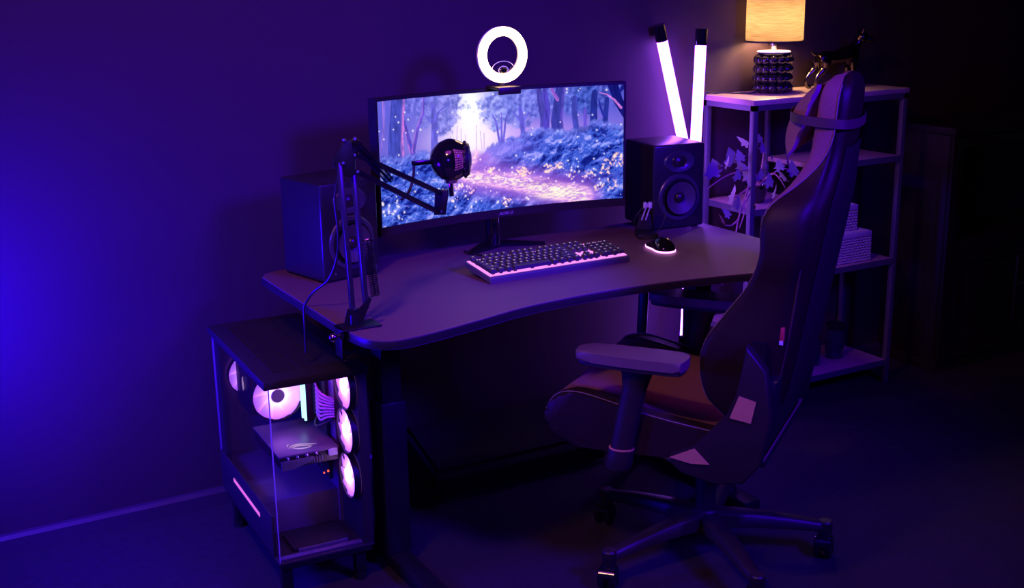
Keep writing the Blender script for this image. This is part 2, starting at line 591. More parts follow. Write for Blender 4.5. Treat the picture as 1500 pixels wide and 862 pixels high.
def sst(a, b_, x):
    t = np.clip((x - a) / (b_ - a), 0, 1)
    return t * t * (3 - 2 * t)


ASP = W / H
U, V = np.meshgrid(np.linspace(0, 1, W), np.linspace(0, 1, H))
UA = U * ASP
IMG = np.zeros((H, W, 3))


def put(mask, col):
    global IMG
    c = np.asarray(col, float)
    c = c / 255.0 if c.ndim == 1 else c / 255.0
    IMG = IMG * (1 - mask[..., None]) + c * mask[..., None]


def seg_dist(pts):
    """distance (in heights) to a polyline, with running parameter"""
    best = np.full((H, W), 9.0); par = np.zeros((H, W)); side = np.zeros((H, W))
    n = len(pts) - 1
    for i in range(n):
        (x0, y0), (x1, y1) = pts[i], pts[i + 1]
        x0 *= ASP; x1 *= ASP
        dx, dy = x1 - x0, y1 - y0
        t = np.clip(((UA - x0) * dx + (V - y0) * dy) / (dx * dx + dy * dy + 1e-9), 0, 1)
        d = np.hypot(UA - x0 - t * dx, V - y0 - t * dy)
        s = np.sign((UA - x0) * dy - (V - y0) * dx)
        k = d < best
        best[k] = d[k]; par[k] = ((i + t) / n)[k]; side[k] = (s * d)[k]
    return best, par, side


def trunk(pts, w0, w1, col, light=None, lw=0.3):
    d, t, s = seg_dist(pts)
    w = w0 + (w1 - w0) * t + 0.004 * (fbm(UA, V, 30, 77) - .5)
    m_ = sst(0.004, -0.004, d - w)
    bark = fbm(UA * 4, V * .8, 16, 31)
    c = np.array(col, float)[None, None, :] * (0.75 + 0.5 * bark[..., None])
    put(m_, c)
    if light is not None:
        q = m_ * sst(1 - 2 * lw, 1.0, s / np.maximum(w, 1e-4)) * (0.45 + 0.55 * sst(.35, .6, bark))
        put(np.clip(q, 0, 1), light)


# sky and haze
g = np.exp(-(((U - .385) / .16) ** 2 + ((V - .25) / .42) ** 2))
g2 = np.exp(-(((U - .55) / .42) ** 2 + ((V - .38) / .13) ** 2))
base = np.array([104, 102, 216.])[None, None] * (1 - V[..., None] * .15)
IMG[:] = base / 255
put(np.clip(.75 * g2, 0, 1), (208, 160, 246))
put(np.clip(.95 * g, 0, 1), (250, 232, 255))
put(np.clip(1.0 * np.exp(-(((U - .385) / .055) ** 2 + ((V - .12) / .25) ** 2)), 0, 1), (246, 250, 255))
put(np.clip(.8 * np.exp(-(((U - .40) / .10) ** 2 + ((V - .40) / .12) ** 2)), 0, 1), (255, 238, 255))
# canopies
n1 = fbm(UA, V, 7, 3)
n2 = fbm(UA, V, 26, 13)


def canopy(cx, cy, rx, ry, col, hi, seed):
    q = ((U - cx) / rx) ** 2 + ((V - cy) / ry) ** 2
    nn = fbm(UA, V, 13, seed, 6, .68)
    m_ = sst(-.05, .45, 1 - q + (nn - .5) * 2.0 - .25) * .85
    em_ = fbm(UA, V, 18, seed + 50, 5, .7) - fbm(UA + .02, V + .03, 18, seed + 50, 5, .7)
    l_ = np.clip(.5 + 2.2 * em_, 0, 1)[..., None]
    c = np.array(col, float) * (1 - l_) * .86 + np.array(hi, float) * l_ + np.array(col, float) * .06
    put(m_, c)


canopy(.27, .12, .11, .24, (92, 96, 200), (150, 146, 236), 101)
canopy(.14, .02, .12, .16, (88, 92, 200), (142, 136, 232), 111)
canopy(.50, .16, .10, .20, (96, 104, 212), (172, 178, 248), 121)
canopy(.60, .12, .12, .22, (88, 96, 204), (150, 154, 240), 131)
canopy(.70, .05, .10, .16, (80, 88, 196), (136, 138, 232), 141)
canopy(.80, .08, .12, .20, (66, 80, 184), (120, 130, 224), 151)
canopy(.86, .10, .08, .16, (36, 54, 146), (92, 112, 210), 161)
canopy(.94, .05, .08, .2, (50, 62, 160), (104, 112, 208), 171)
# far thin trees
for x in (.33, .345, .362, .41, .425, .44, .30):
    trunk([(x, .3 + .04 * math.sin(x * 90)), (x + .006 * math.sin(x * 300), .47)], .0022, .003, (190, 150, 235))
# trunks
trunk([(.232, .08), (.236, .22), (.230, .52)], .022, .036, (110, 104, 216))
for e in ([(.236, .26), (.215, .18), (.195, .14)], [(.236, .2), (.26, .12), (.30, .07)]):
    trunk(e, .010, .004, (110, 104, 216))
for x0, br in ((.51, [(.49, .25), (.475, .19)]), (.515, [(.53, .25), (.54, .18)]), (.512, [(.513, .26), (.512, .18)])):
    trunk([(x0, .50), br[0], br[1]], .012, .005, (112, 100, 214))
trunk([(.59, .16), (.598, .26), (.604, .50)], .018, .024, (104, 96, 210))
trunk([(.598, .28), (.575, .22), (.56, .18)], .008, .004, (104, 96, 210))
trunk([(.60, .27), (.625, .20), (.64, .19)], .008, .004, (104, 96, 210))
trunk([(.155, .66), (.143, .45), (.125, .32), (.11, .18)], .034, .012, (96, 80, 196), (226, 140, 226), .35)
trunk([(.145, .42), (.165, .25), (.19, .13), (.196, -.02)], .018, .008, (104, 84, 200), (226, 140, 226), .35)
trunk([(.092, -.05), (.080, .18), (.072, .36), (.073, .60)], .064, .082, (74, 80, 180), (232, 134, 222), .28)
trunk([(.012, .38), (.028, .2), (.030, -.02)], .008, .014, (128, 108, 214), (220, 140, 220), .3)
trunk([(.665, -.02), (.675, .14), (.688, .26), (.684, .5)], .022, .045, (80, 74, 172))
trunk([(.69, .02), (.70, .15), (.69, .48)], .022, .032, (84, 72, 186))
trunk([(.755, -.02), (.745, .14), (.738, .28), (.748, .52)], .042, .060, (66, 66, 164), (116, 86, 200), .3)
trunk([(.742, .10), (.725, .04), (.715, -.02)], .016, .012, (140, 92, 200), (230, 150, 220), .4)
trunk([(.81, .10), (.808, .22), (.824, .5)], .024, .028, (72, 76, 178))
trunk([(.85, .2), (.853, .5)], .014, .018, (104, 84, 200))
trunk([(.888, .06), (.884, .22), (.886, .52)], .026, .038, (46, 54, 148))
trunk([(.936, .12), (.93, .28), (.923, .52)], .020, .028, (46, 54, 146))
trunk([(.925, .27), (.912, .2), (.904, .12)], .010, .006, (46, 50, 156))
trunk([(1.01, .26), (.98, .14), (.955, -.02)], .036, .046, (30, 32, 120))
trunk([(.99, .20), (.965, .13), (.935, .08), (.905, .06)], .012, .003, (196, 120, 214))
trunk([(.998, .02), (.985, .06)], .02, .01, (36, 36, 130))
# undergrowth masses
hill = .43 - .10 * sst(.45, .70, U) + .05 * np.sin(U * 26) * .4 + .16 * np.exp(-((U - .38) / .07) ** 2) + .10 * (fbm(UA, V * 0, 14, 9) - .5)
ug = sst(-.02, .03, V - hill)
fol = fbm(UA, V, 20, 201, 6, .66)
lobes = fbm(UA + .15 * V, V * 1.25, 6.5, 221, 3)
wx = UA + .10 * (fbm(UA, V, 5, 231) - .5) + .35 * V
wy = V + .10 * (fbm(UA, V, 5, 241) - .5)
hgt_ = .6 * fbm(wx, wy * 1.3, 6, 221, 3) + .4 * fbm(wx, wy, 26, 251, 5, .72)
hgo_ = .6 * fbm(wx - .035, wy * 1.3 - .05, 6, 221, 3) + .4 * fbm(wx - .012, wy - .018, 26, 251, 5, .72)
f1 = np.clip(.46 + 2.6 * (hgt_ - hgo_) + .5 * (fol - .5), 0, 1)[..., None]
dk = np.array([28, 38, 132.]); md = np.array([70, 96, 208.]); hi = np.array([168, 168, 248.])
c = dk * (1 - sst(.12, .46, f1)) + md * sst(.12, .46, f1)
c = c * (1 - sst(.5, .92, f1)) + hi * sst(.5, .92, f1)
put(ug, c)
put(ug * np.clip(.55 * np.exp(-((V - hill - .01) / .05) ** 2), 0, 1), (150, 146, 240))
put(ug * np.clip(1.1 * np.exp(-(((U - .40) / .09) ** 2 + ((V - .55) / .10) ** 2)), 0, .85), (196, 150, 244))
put(ug * np.clip(.6 * np.exp(-(((U - .55) / .12) ** 2 + ((V - .48) / .10) ** 2)), 0, .6), (140, 120, 236))
# arcs of fern fronds lower left and along the bottom
for k in range(210):
    x = rng.choice([rng.uniform(-.02, .30), rng.uniform(-.02, .55), rng.uniform(.55, 1.0)], p=[.55, .3, .15]); y = rng.uniform(.58, 1.02)
    if x > .55:
        y = rng.uniform(.38, .6)
    L_ = rng.uniform(.04, .10); a0 = rng.uniform(-2.8, -.3)
    pts = [(x, y)]
    for s_ in range(4):
        a0 += (.35 if math.cos(a0) > 0 else -.35)
        pts.append((pts[-1][0] + math.cos(a0) * L_ / 4 / ASP, pts[-1][1] + math.sin(a0) * L_ / 4))
    xs = [p[0] for p in pts]; ys = [p[1] for p in pts]
    i0, i1 = max(0, int((min(xs) - .02) * W)), min(W, int((max(xs) + .02) * W) + 1)
    j0, j1 = max(0, int((min(ys) - .03) * H)), min(H, int((max(ys) + .03) * H) + 1)
    if i1 - i0 < 2 or j1 - j0 < 2:
        continue
    best = np.full((j1 - j0, i1 - i0), 9.0)
    for (xa, ya), (xb, yb) in zip(pts, pts[1:]):
        dx, dy = (xb - xa) * ASP, yb - ya
        ua = UA[j0:j1, i0:i1] - xa * ASP; va = V[j0:j1, i0:i1] - ya
        t = np.clip((ua * dx + va * dy) / (dx * dx + dy * dy + 1e-9), 0, 1)
        best = np.minimum(best, np.hypot(ua - t * dx, va - t * dy))
    m_ = sst(.006, .001, best) * rng.uniform(.35, .75)
    cc = np.array([[120, 160, 250], [92, 120, 240], [40, 50, 160], [150, 150, 250]][rng.integers(4)]) / 255.
    IMG[j0:j1, i0:i1] = IMG[j0:j1, i0:i1] * (1 - m_[..., None]) + cc * m_[..., None]
# the glowing path
pth = [(.405, .50), (.395, .56), (.355, .63), (.345, .67), (.40, .71), (.48, .74), (.58, .79), (.68, .85), (.80, .93), (.84, .97)]
d, t, s = seg_dist(pth)
wd = .03 + .075 * t
put(np.clip(sst(.18, .0, d - wd * .8) * .85 * sst(.46, .56, V), 0, 1), (160, 104, 214))
pn = fbm(UA * .7, V * 2.4, 40, 301, 4, .7)
put(np.clip(sst(.02, -.03, d - wd) * (.45 + .55 * sst(.40, .6, pn)), 0, 1), (246, 186, 236))
put(np.clip(sst(.0, -.05, d - wd * .75) * sst(.45, .60, pn), 0, 1), (255, 236, 222))
put(np.clip(1.1 * np.exp(-(((U - .74) / .09) ** 2 + ((V - .915) / .045) ** 2)), 0, 1) * (.4 + .6 * sst(.35, .6, pn)), (255, 240, 214))
# dark banks beneath the hill
put(np.clip(.55 * np.exp(-(((U - .80) / .16) ** 2 + ((V - .80) / .035) ** 2)), 0, 1), (96, 54, 168))
# blossom clusters
for cx, cy, rx, ry in ((.59, .70, .035, .06), (.46, .65, .03, .05), (.70, .69, .03, .05), (.74, .67, .03, .045), (.80, .76, .02, .05), (.86, .77, .03, .05), (.93, .72, .035, .10), (.98, .66, .03, .09),
                       (.96, .86, .03, .07), (.33, .76, .03, .04), (.38, .80, .02, .05), (.53, .95, .03, .05), (.62, .72, .02, .04), (.31, .86, .02, .05), (.9, .88, .03, .05)):
    q = ((U - cx) / rx) ** 2 + ((V - cy) / ry) ** 2
    nn = fbm(UA, V, 42, int(cx * 1000), 3, .7)
    put(np.clip(sst(.2, .5, 1 - q) * sst(.45, .62, nn) * .95, 0, 1), (250, 190, 214) if cx > .5 else (226, 160, 236))
    put(np.clip(sst(.3, .6, 1 - q) * sst(.60, .70, nn), 0, 1), (255, 228, 200))
# drifting sparks
sp = [(rng.random(), rng.random(), rng.uniform(.004, .009)) for _ in range(95)]
sp += [(rng.uniform(.0, .10), rng.uniform(.78, .98), rng.uniform(.006, .014)) for _ in range(16)]
sp += [(rng.uniform(.3, .95), rng.uniform(.68, .95), rng.uniform(.005, .011)) for _ in range(60)]
for x, y, r in sp:
    i0, i1 = max(0, int((x - .02) * W)), min(W, int((x + .02) * W) + 1)
    j0, j1 = max(0, int((y - .05) * H)), min(H, int((y + .05) * H) + 1)
    dd = np.hypot(UA[j0:j1, i0:i1] - x * ASP, V[j0:j1, i0:i1] - y)
    m_ = np.clip(1.1 * np.exp(-(dd / r) ** 2), 0, 1)[..., None]
    IMG[j0:j1, i0:i1] = IMG[j0:j1, i0:i1] * (1 - m_) + np.array([1.0, .93, .97]) * m_
IMG = np.clip(IMG, 0, 1)
# slight contrast
IMG = np.clip((IMG - .5) * 1.12 + .5, 0, 1)
LIN = np.where(IMG <= .04045, IMG / 12.92, ((IMG + .055) / 1.055) ** 2.4)

me = bpy.data.meshes.new('screen')
xs = np.linspace(SX0, SX1, W); zs = np.linspace(SZ1, SZ0, H)
vx = np.array([mp(x, 0.74, .0008) for x in xs])
co = np.zeros((H, W, 3))
co[..., 0] = vx[None, :, 0]; co[..., 1] = vx[None, :, 1]; co[..., 2] = (zs - .74)[:, None]
idx = np.arange(H * W).reshape(H, W)
quads = np.stack([idx[:-1, :-1], idx[1:, :-1], idx[1:, 1:], idx[:-1, 1:]], -1).reshape(-1, 4)
me.vertices.add(H * W); me.vertices.foreach_set('co', co.ravel())
me.loops.add(quads.size); me.loops.foreach_set('vertex_index', quads.ravel())
me.polygons.add(len(quads)); me.polygons.foreach_set('loop_start', np.arange(0, quads.size, 4)); me.polygons.foreach_set('loop_total', np.full(len(quads), 4))
me.update()
ca = me.color_attributes.new('picture', 'FLOAT_COLOR', 'POINT')
ca.data.foreach_set('color', np.concatenate([LIN, np.ones((H, W, 1))], -1).ravel())
sm = bpy.data.materials.new('lit_screen')
sm.use_nodes = True
nt = sm.node_tree
nt.nodes.clear()
at = nt.nodes.new('ShaderNodeAttribute'); at.attribute_name = 'picture'
em = nt.nodes.new('ShaderNodeEmission'); em.inputs[1].default_value = 1.0
ou = nt.nodes.new('ShaderNodeOutputMaterial')
nt.links.new(at.outputs['Color'], em.inputs[0]); nt.links.new(em.outputs[0], ou.inputs[0])
me.materials.append(sm)
so = bpy.data.objects.new('screen', me); COL.objects.link(so); so.parent = mon
part_label(so, 'lit screen with violet forest and glowing path')


def text_mesh(body, size, depth, m, parent, loc, rot, shear=0.0, name='lettering', width=None):
    cu = bpy.data.curves.new('t', 'FONT')
    cu.body = body; cu.size = size; cu.extrude = depth; cu.shear = shear; cu.align_x = 'CENTER'
    cu.resolution_u = 2
    to = bpy.data.objects.new('t', cu)
    COL.objects.link(to)
    dg = bpy.context.evaluated_depsgraph_get()
    mm = bpy.data.meshes.new_from_object(to.evaluated_get(dg))
    bpy.data.objects.remove(to)
    mm.materials.clear(); mm.materials.append(m)
    o = bpy.data.objects.new(name, mm)
    COL.objects.link(o); o.parent = parent; o.location = loc; o.rotation_euler = rot
    if width:
        o.scale = (width, 1, 1)
    return o


text_mesh('AORUS', .0125, .0004, M['badge'], mon, mp(.018, .8345, .0042), (PI / 2, 0, 0), .35, 'brand_lettering', 1.15)
b = B(); cyl(b, (0, .045, .006), (0, .045, .20), .021, .019, 20); obj('stand_pole', b, M['gloss_black'], mon)
b = B(); box(b, (-.05, .02, .15), (.05, .05, .30), .006); obj('stand_mount', b, M['black_plastic'], mon)
b = B()
prism(b, [(-.035, .055), (.035, .055), (.13, -.04), (.12, -.055), (.0, .0), (-.12, -.055), (-.13, -.04)], .008, bev=.002)
obj('stand_foot', b, M['black_metal'], mon)

# ------------------------------------------------------------------ ring light clipped on the monitor
rl = thing('ring_light', 'glowing warm white ring light clipped on top of the monitor', 'lamp', (1.668, 2.97, 1.199))
RC = (0, 0, .0945)
b = B()
rows = []
for k in range(64):
    a = 2 * PI * k / 64
    row = []
    for q in range(12):
        p = 2 * PI * q / 12
        rr = .0645 + .0125 * math.cos(p)
        row.append((rr * math.cos(a), -.006 + .007 * math.sin(p), RC[2] + rr * math.sin(a)))
    rows.append(row)
grid(b, rows + [rows[0]], close_u=True)
bmesh.ops.remove_doubles(b, verts=b.verts, dist=1e-5)
obj('ring_diffuser', b, M['ring_glow'], rl)
b = B()
lathe(b, [(.052, 0), (.077, 0), (.078, .006), (.065, .009), (.052, .006), (.052, 0)], 48, axes((0, .001, RC[2]), (1, 0, 0), (0, 0, 1), (0, 1, 0)))
obj('ring_back', b, M['white_plastic'], rl)
b = B(); box(b, (-.036, -.034, .001), (.036, .034, .009), .003); box(b, (-.036, -.042, -.012), (.036, -.034, .009), .003); obj('clip', b, M['grey_plastic'], rl)
b = B(); cyl(b, (0, .004, .008), (0, .004, .02), .007, n=12); obj('stem', b, M['grey_plastic'], rl)
b = B()
lathe(b, [(0, .0), (.034, .0), (.036, .004), (.034, .008), (0, .008)], 32, axes((0, -.002, .055), (1, 0, 0), (0, 0, .62), (0, 1, 0)))
wc = obj('camera_disc', b, M['clear'], rl)
b = B(); tube(b, [(.0355 * math.cos(2 * PI * k / 40), -.004, .055 + .0355 * .62 * math.sin(2 * PI * k / 40)) for k in range(41)], .0010, 6, 1); obj('camera_rim', b, M['white_plastic'], wc)
b = B(); tube(b, [(.0150 * math.cos(2 * PI * k / 32), -.006, .052 + .0150 * .75 * math.sin(2 * PI * k / 32)) for k in range(33)], .0012, 6, 1); obj('lens_rim', b, M['white_plastic'], wc)
b = B()
lathe(b, [(0, -.004), (.009, -.004), (.0125, -.001), (.0125, .003), (0, .003)], 24, axes((0, -.004, .052), (1, 0, 0), (0, 0, .75), (0, 1, 0)))
obj('camera_lens', b, M['gloss_black'], wc)

# ------------------------------------------------------------------ speakers
SPW, SPD, SPH = .178, .19, .262


def speaker(loc, rotz, label, full):
    t = thing('bookshelf_speaker', label, 'speaker', loc, rotz, 'pair of desk speakers')
    b = B(); box(b, (-SPW / 2, 0, .003), (SPW / 2, SPD, SPH), .007, seg=3); obj('cabinet', b, M['speaker_body'], t)
    fm = axes((0, 0, .098), (1, 0, 0), (0, 0, 1), (0, -1, 0))
    b = B(); lathe(b, [(.050, 0), (.072, 0), (.0725, .003), (.069, .006), (.060, .006), (.0585, .003), (.055, .001), (.050, .0)], 48, fm)
    w = obj('woofer', b, M['driver_ring'], t)
    b = B(); lathe(b, [(.058, .001), (.0575, .005), (.053, .007), (.049, .004), (.047, .001)], 48, fm); obj('surround', b, M['rubber'], w)
    b = B(); lathe(b, [(.0505, .003), (.047, .0025), (.018, -.012), (.0, -.014)], 48, axes((0, -.0135, .098), (1, 0, 0), (0, 0, 1), (0, -1, 0))); obj('cone', b, M['cone'], w)
    b = B(); sph(b, (0, -.004, .098), .017, 20, (1, .7, 1)); obj('dust_cap', b, M['dome'], w)
    b = B(); lathe(b, [(.021, .001), (.026, .003), (.039, .004), (.042, .001), (.0425, -.001), (.021, -.001)], 40, axes((0, 0, .208), (1.28, 0, 0), (0, 0, .82), (0, -1, 0)))
    tw = obj('tweeter', b, M['driver_ring'], t)
    b = B(); lathe(b, [(0, .005), (.008, .004), (.0135, .001), (.022, .001), (.024, .003), (.026, .001)], 28, axes((0, 0, .208), (1, 0, 0), (0, 0, .9), (0, -1, 0))); obj('tweeter_dome', b, M['dome'], tw)
    if full:
        b = B(); cyl(b, (.066, -.012, .022), (.066, 0, .022), .0095, .011, 20); obj('volume_knob', b, M['driver_ring'], t)
        b = B(); cyl(b, (-.055, -.0012, .022), (-.055, 0, .022), .003, n=12); obj('status_light', b, M['chrome'], t)
    for sx in (-.07, .07):
        for y in (.02, SPD - .02):
            b = B(); cyl(b, (sx, y, 0), (sx, y, .004), .009, n=10); obj('rubber_foot', b, M['rubber'], t)
    return t


def speaker_at(fl, fr, label, full):
    fl = Vector(fl); fr = Vector(fr)
    a = math.atan2(fr.y - fl.y, fr.x - fl.x)
    c = (fl + fr) / 2
    return speaker((c.x, c.y, .74), a, label, full)


speaker_at((1.070, 2.862), (1.243, 2.902), 'black speaker behind the microphone arm, its side lit deep blue', True)
speaker_at((2.165, 2.930), (2.342, 2.906), 'black speaker beside the monitor in front of the glowing tubes', False)

# ------------------------------------------------------------------ microphone arm and microphone
ma = thing('microphone_boom', 'black spring-loaded microphone boom clamped on the front corner of the desk', 'boom stand', (.985, 2.46, .74))
AO = Vector((.985, 2.46, .74))


def la(p):
    return Vector(p) - AO


def rod(bm, p0, p1, w=.0055):
    d = (Vector(p1) - Vector(p0))
    L_ = d.length
    q = d.to_track_quat('Z', 'Y').to_matrix().to_4x4()
    q.translation = Vector(p0)
    box(bm, (-w, -w, 0), (w, w, L_), .001, q)


def screw(p, d, r=.004):
    bm = B(); p = Vector(p); d = Vector(d).normalized()
    cyl(bm, p, p + d * .004, r, r * .8, 12)
    return bm


VN = Vector((-.48, -.85, .1)).normalized()      # towards the room
b = B(); box(b, (-.042, -.03, .0003), (.055, .03, .005), .002); box(b, (-.042, -.02, -.07), (-.034, .02, .005), .002); box(b, (-.042, -.02, -.07), (.03, .02, -.062), .002); cyl(b, (0, 0, -.062), (0, 0, -.022), .005, n=12)
cl = obj('clamp', b, M['black_metal'], ma)
b = B(); sph(b, (-.058, -.012, -.012), .010, 16); cyl(b, (-.050, -.010, -.012), (-.036, -.004, -.012), .004, n=10); obj('clamp_knob', b, M['chrome'], cl)
b = B(); cyl(b, (0, 0, .005), (0, 0, .03), .011, n=18)
prism(b, [(-.02, 0), (.022, 0), (.045, .055), (.038, .06), (.015, .03), (-.012, .03)], .012, axes((0, .006, .012), (.87, -.5, 0), (0, 0, 1), (-.5, -.87, 0)), bev=.001)
obj('base_bracket', b, M['black_metal'], ma)
e0, e1 = (.984, 2.5, 1.112), (1.017, 2.5, 1.083)
b = B(); rod(b, la((.986, 2.47, .765)), la(e0)); part_label(obj('lower_rod', b, M['rod'], ma), 'left bar of the lower arm')
b = B(); rod(b, la((1.021, 2.475, .775)), la(e1)); part_label(obj('lower_rod', b, M['rod'], ma), 'right bar of the lower arm')
b = B()
prism(b, [(-.018, -.012), (.004, -.030), (.022, -.040), (.032, -.034), (.034, .004), (.026, .044), (.014, .046), (-.006, .016)], .018, axes(la((.992, 2.512, 1.118)), (.87, -.5, 0), (0, 0, 1), (-.5, -.87, 0)), bev=.002)
obj('elbow_bracket', b, M['black_metal'], ma)
u0, u1 = (1.03, 2.51, 1.125), (1.345, 2.72, .972)
l0, l1 = (1.03, 2.51, 1.085), (1.329, 2.72, .928)
b = B(); rod(b, la(u0), la(u1)); part_label(obj('upper_rod', b, M['black_metal'], ma), 'top bar of the upper arm')
b = B(); rod(b, la(l0), la(l1)); part_label(obj('upper_rod', b, M['black_metal'], ma), 'bottom bar of the upper arm')
b = B()
prism(b, [(-.016, -.052), (.014, -.052), (.022, .0), (.022, .012), (-.012, .012)], .018, axes(la((1.345, 2.732, .970)), (.87, -.5, 0), (0, 0, 1), (-.5, -.87, 0)), bev=.002)
obj('head_bracket', b, M['black_metal'], ma)


def coil(p0, p1, r=.006, turns=38, wire=.0013):
    bm = B(); p0 = Vector(p0); p1 = Vector(p1); u, w = frame_of(p1 - p0)
    n = turns * 6
    pts = [p0 + (p1 - p0) * (i / n) + (u * math.cos(2 * PI * i / 6) + w * math.sin(2 * PI * i / 6)) * r for i in range(n + 1)]
    tube(bm, pts, wire, 4, 1)
    return bm


for dx in (0, .011):
    obj('spring', coil(la((1.012 + dx, 2.50 - dx * .5, 1.158)), la((1.135 + dx, 2.585, 1.045))), M['black_metal'], ma)
for dx in (.012, .022):
    obj('spring', coil(la((1.03 + dx, 2.478, .80)), la((1.022 + dx, 2.49, .925)), .0055, 30), M['black_metal'], ma)
b = B(); tube(b, [la((1.02, 2.497, .925)), la((1.04, 2.488, .932)), la((1.05, 2.488, .925))], .003, 6, 2); obj('spring_hook', b, M['chrome'], ma)
for p in ((.990, 2.49, 1.112), (1.015, 2.485, 1.128), (1.022, 2.487, 1.09), (1.018, 2.485, 1.164), (.992, 2.487, 1.163), (.986, 2.452, .785), (1.005, 2.452, .785), (1.022, 2.448, .765), (1.352, 2.712, .965), (1.338, 2.712, .928)):
    obj('screw', screw(la(p), VN), M['driver_ring'], ma)

mic = thing('microphone', 'round black ball microphone on the boom arm, in front of the screen', 'microphone', (1.372, 2.72, .985))
ML = Vector((1.372, 2.72, .985))
mcz = .066
mic.scale = (1.08, 1.08, 1.08)
b = B()
lathe(b, [(0, -.05), (.012, -.0485), (.03, -.04), (.043, -.026), (.0495, -.008), (.0505, 0), (.0495, .008), (.043, .026), (.03, .04), (.012, .0485), (0, .05)], 32, axes((0, 0, mcz), (0, 1, 0), (0, 0, 1), (1, 0, 0)))
obj('housing', b, M['gloss_black'], mic)
# ribbed ring and grille on the side turned to the chair
fd = Vector((.87, -.49, .02)).normalized(); fu = Vector((0, 0, 1)); fx = fu.cross(fd).normalized(); fu = fd.cross(fx)
b = B(); lathe(b, [(.036, .034), (.041, .032), (.041, .037), (.036, .044), (.028, .046)], 32, axes((0, 0, mcz), fx, fu, fd)); obj('front_ring', b, M['black_plastic'], mic)
b = B(); lathe(b, [(.028, .041), (.024, .046), (.014, .049), (0, .050)], 32, axes((0, 0, mcz), fx, fu, fd)); obj('front_grille', b, M['mesh_gold'], mic)
b = B()
c0 = Vector((0, 0, mcz))
sd = Vector((-.02, -.975, .16)).normalized(); sx_ = Vector((0, 0, 1)).cross(sd).normalized(); su = sd.cross(sx_)
for i in range(7):
    x = -.012 + .0042 * i
    hgt = .026 - .0011 * i
    for k in range(9):
        z0 = -hgt + 2 * hgt * k / 9; z1 = z0 + 2 * hgt / 9 * .72
        ps = []
        for (xx, zz) in ((x, z0), (x + .0032, z0), (x + .0032, z1), (x, z1)):
            r2 = xx * xx + zz * zz
            ps.append(c0 + (sx_ * xx + su * zz + sd * math.sqrt(max(.0512 ** 2 - r2, 1e-6))))
        b.faces.new([b.verts.new(p) for p in ps])
obj('side_grille', b, M['mesh_tan'], mic, smooth=False, stuff=True)
b = B()
for k in range(14):
    a = 2 * PI * k / 14
    p = c0 + fx * .040 * math.cos(a) + fu * .040 * math.sin(a) + fd * .034
    sph(b, p, .0042, 8)
obj('ring_ribs', b, M['black_plastic'], mic, stuff=True)
b = B(); cyl(b, (0, 0, -.02), (-.002, 0, .022), .006, n=14); cyl(b, (0, 0, .012), (0, 0, .022), .014, .018, 18); obj('mount_stem', b, M['chrome'], mic)
b = B(); box(b, (-.097, .0, mcz - .006), (-.046, .012, mcz + .005), .002); obj('rear_connector', b, M['bronze'], mic)
b = B(); tube(b, [(-.094, .004, mcz - .004), (-.098, .0, mcz - .03), (-.115, -.01, mcz - .062), (-.14, -.02, mcz - .078)], .0035, 8); obj('cable', b, M['cord'], mic)

mcb = thing('microphone_cable', 'thin black cable drooping from the boom arm over the left desk edge', 'cable', (.965, 2.6, .74))
b = B(); tube(b, [Vector(p) - Vector((.965, 2.6, .74)) for p in [(1.0, 2.53, 1.10), (.985, 2.54, 1.03), (.992, 2.55, .95), (.998, 2.58, .88), (.985, 2.61, .82), (.962, 2.65, .785), (.953, 2.68, .755), (.9485, 2.69, .735), (.9475, 2.69, .69), (.95, 2.7, .62)]], .0032, 8)
obj('cord', b, M['cord'], mcb)

# ------------------------------------------------------------------ keyboard
kb = thing('keyboard', 'black backlit keyboard with pink glow between its keys, on the desk', 'keyboard', (1.432, 2.632, .7404), rad(1.0))
KW, KD = .442, .138
tilt = Matrix.Rotation(rad(7.0), 4, 'X')
b = B(); prism(b, [(0, .0), (KD, .0), (KD, .016), (.004, .016), (0, .012)], KW, tilt @ axes((0, 0, 0), (0, 1, 0), (0, 0, 1), (1, 0, 0)), bev=.0015)
obj('case', b, M['kb_case'], kb)
b = B(); box(b, (.004, .010, .0155), (KW - .004, KD - .004, .0178), 0, tilt); part_label(obj('backlight', b, M['pink_glow'], kb), 'glowing pink light plate under the keys')
for x in (.04, KW - .04):
    b = B(); box(b, (x - .012, KD - .03, -.0130), (x + .012, KD - .022, -.001), .001); obj('tilt_foot', b, M['black_plastic'], kb)
U1 = .01905
proto = {}


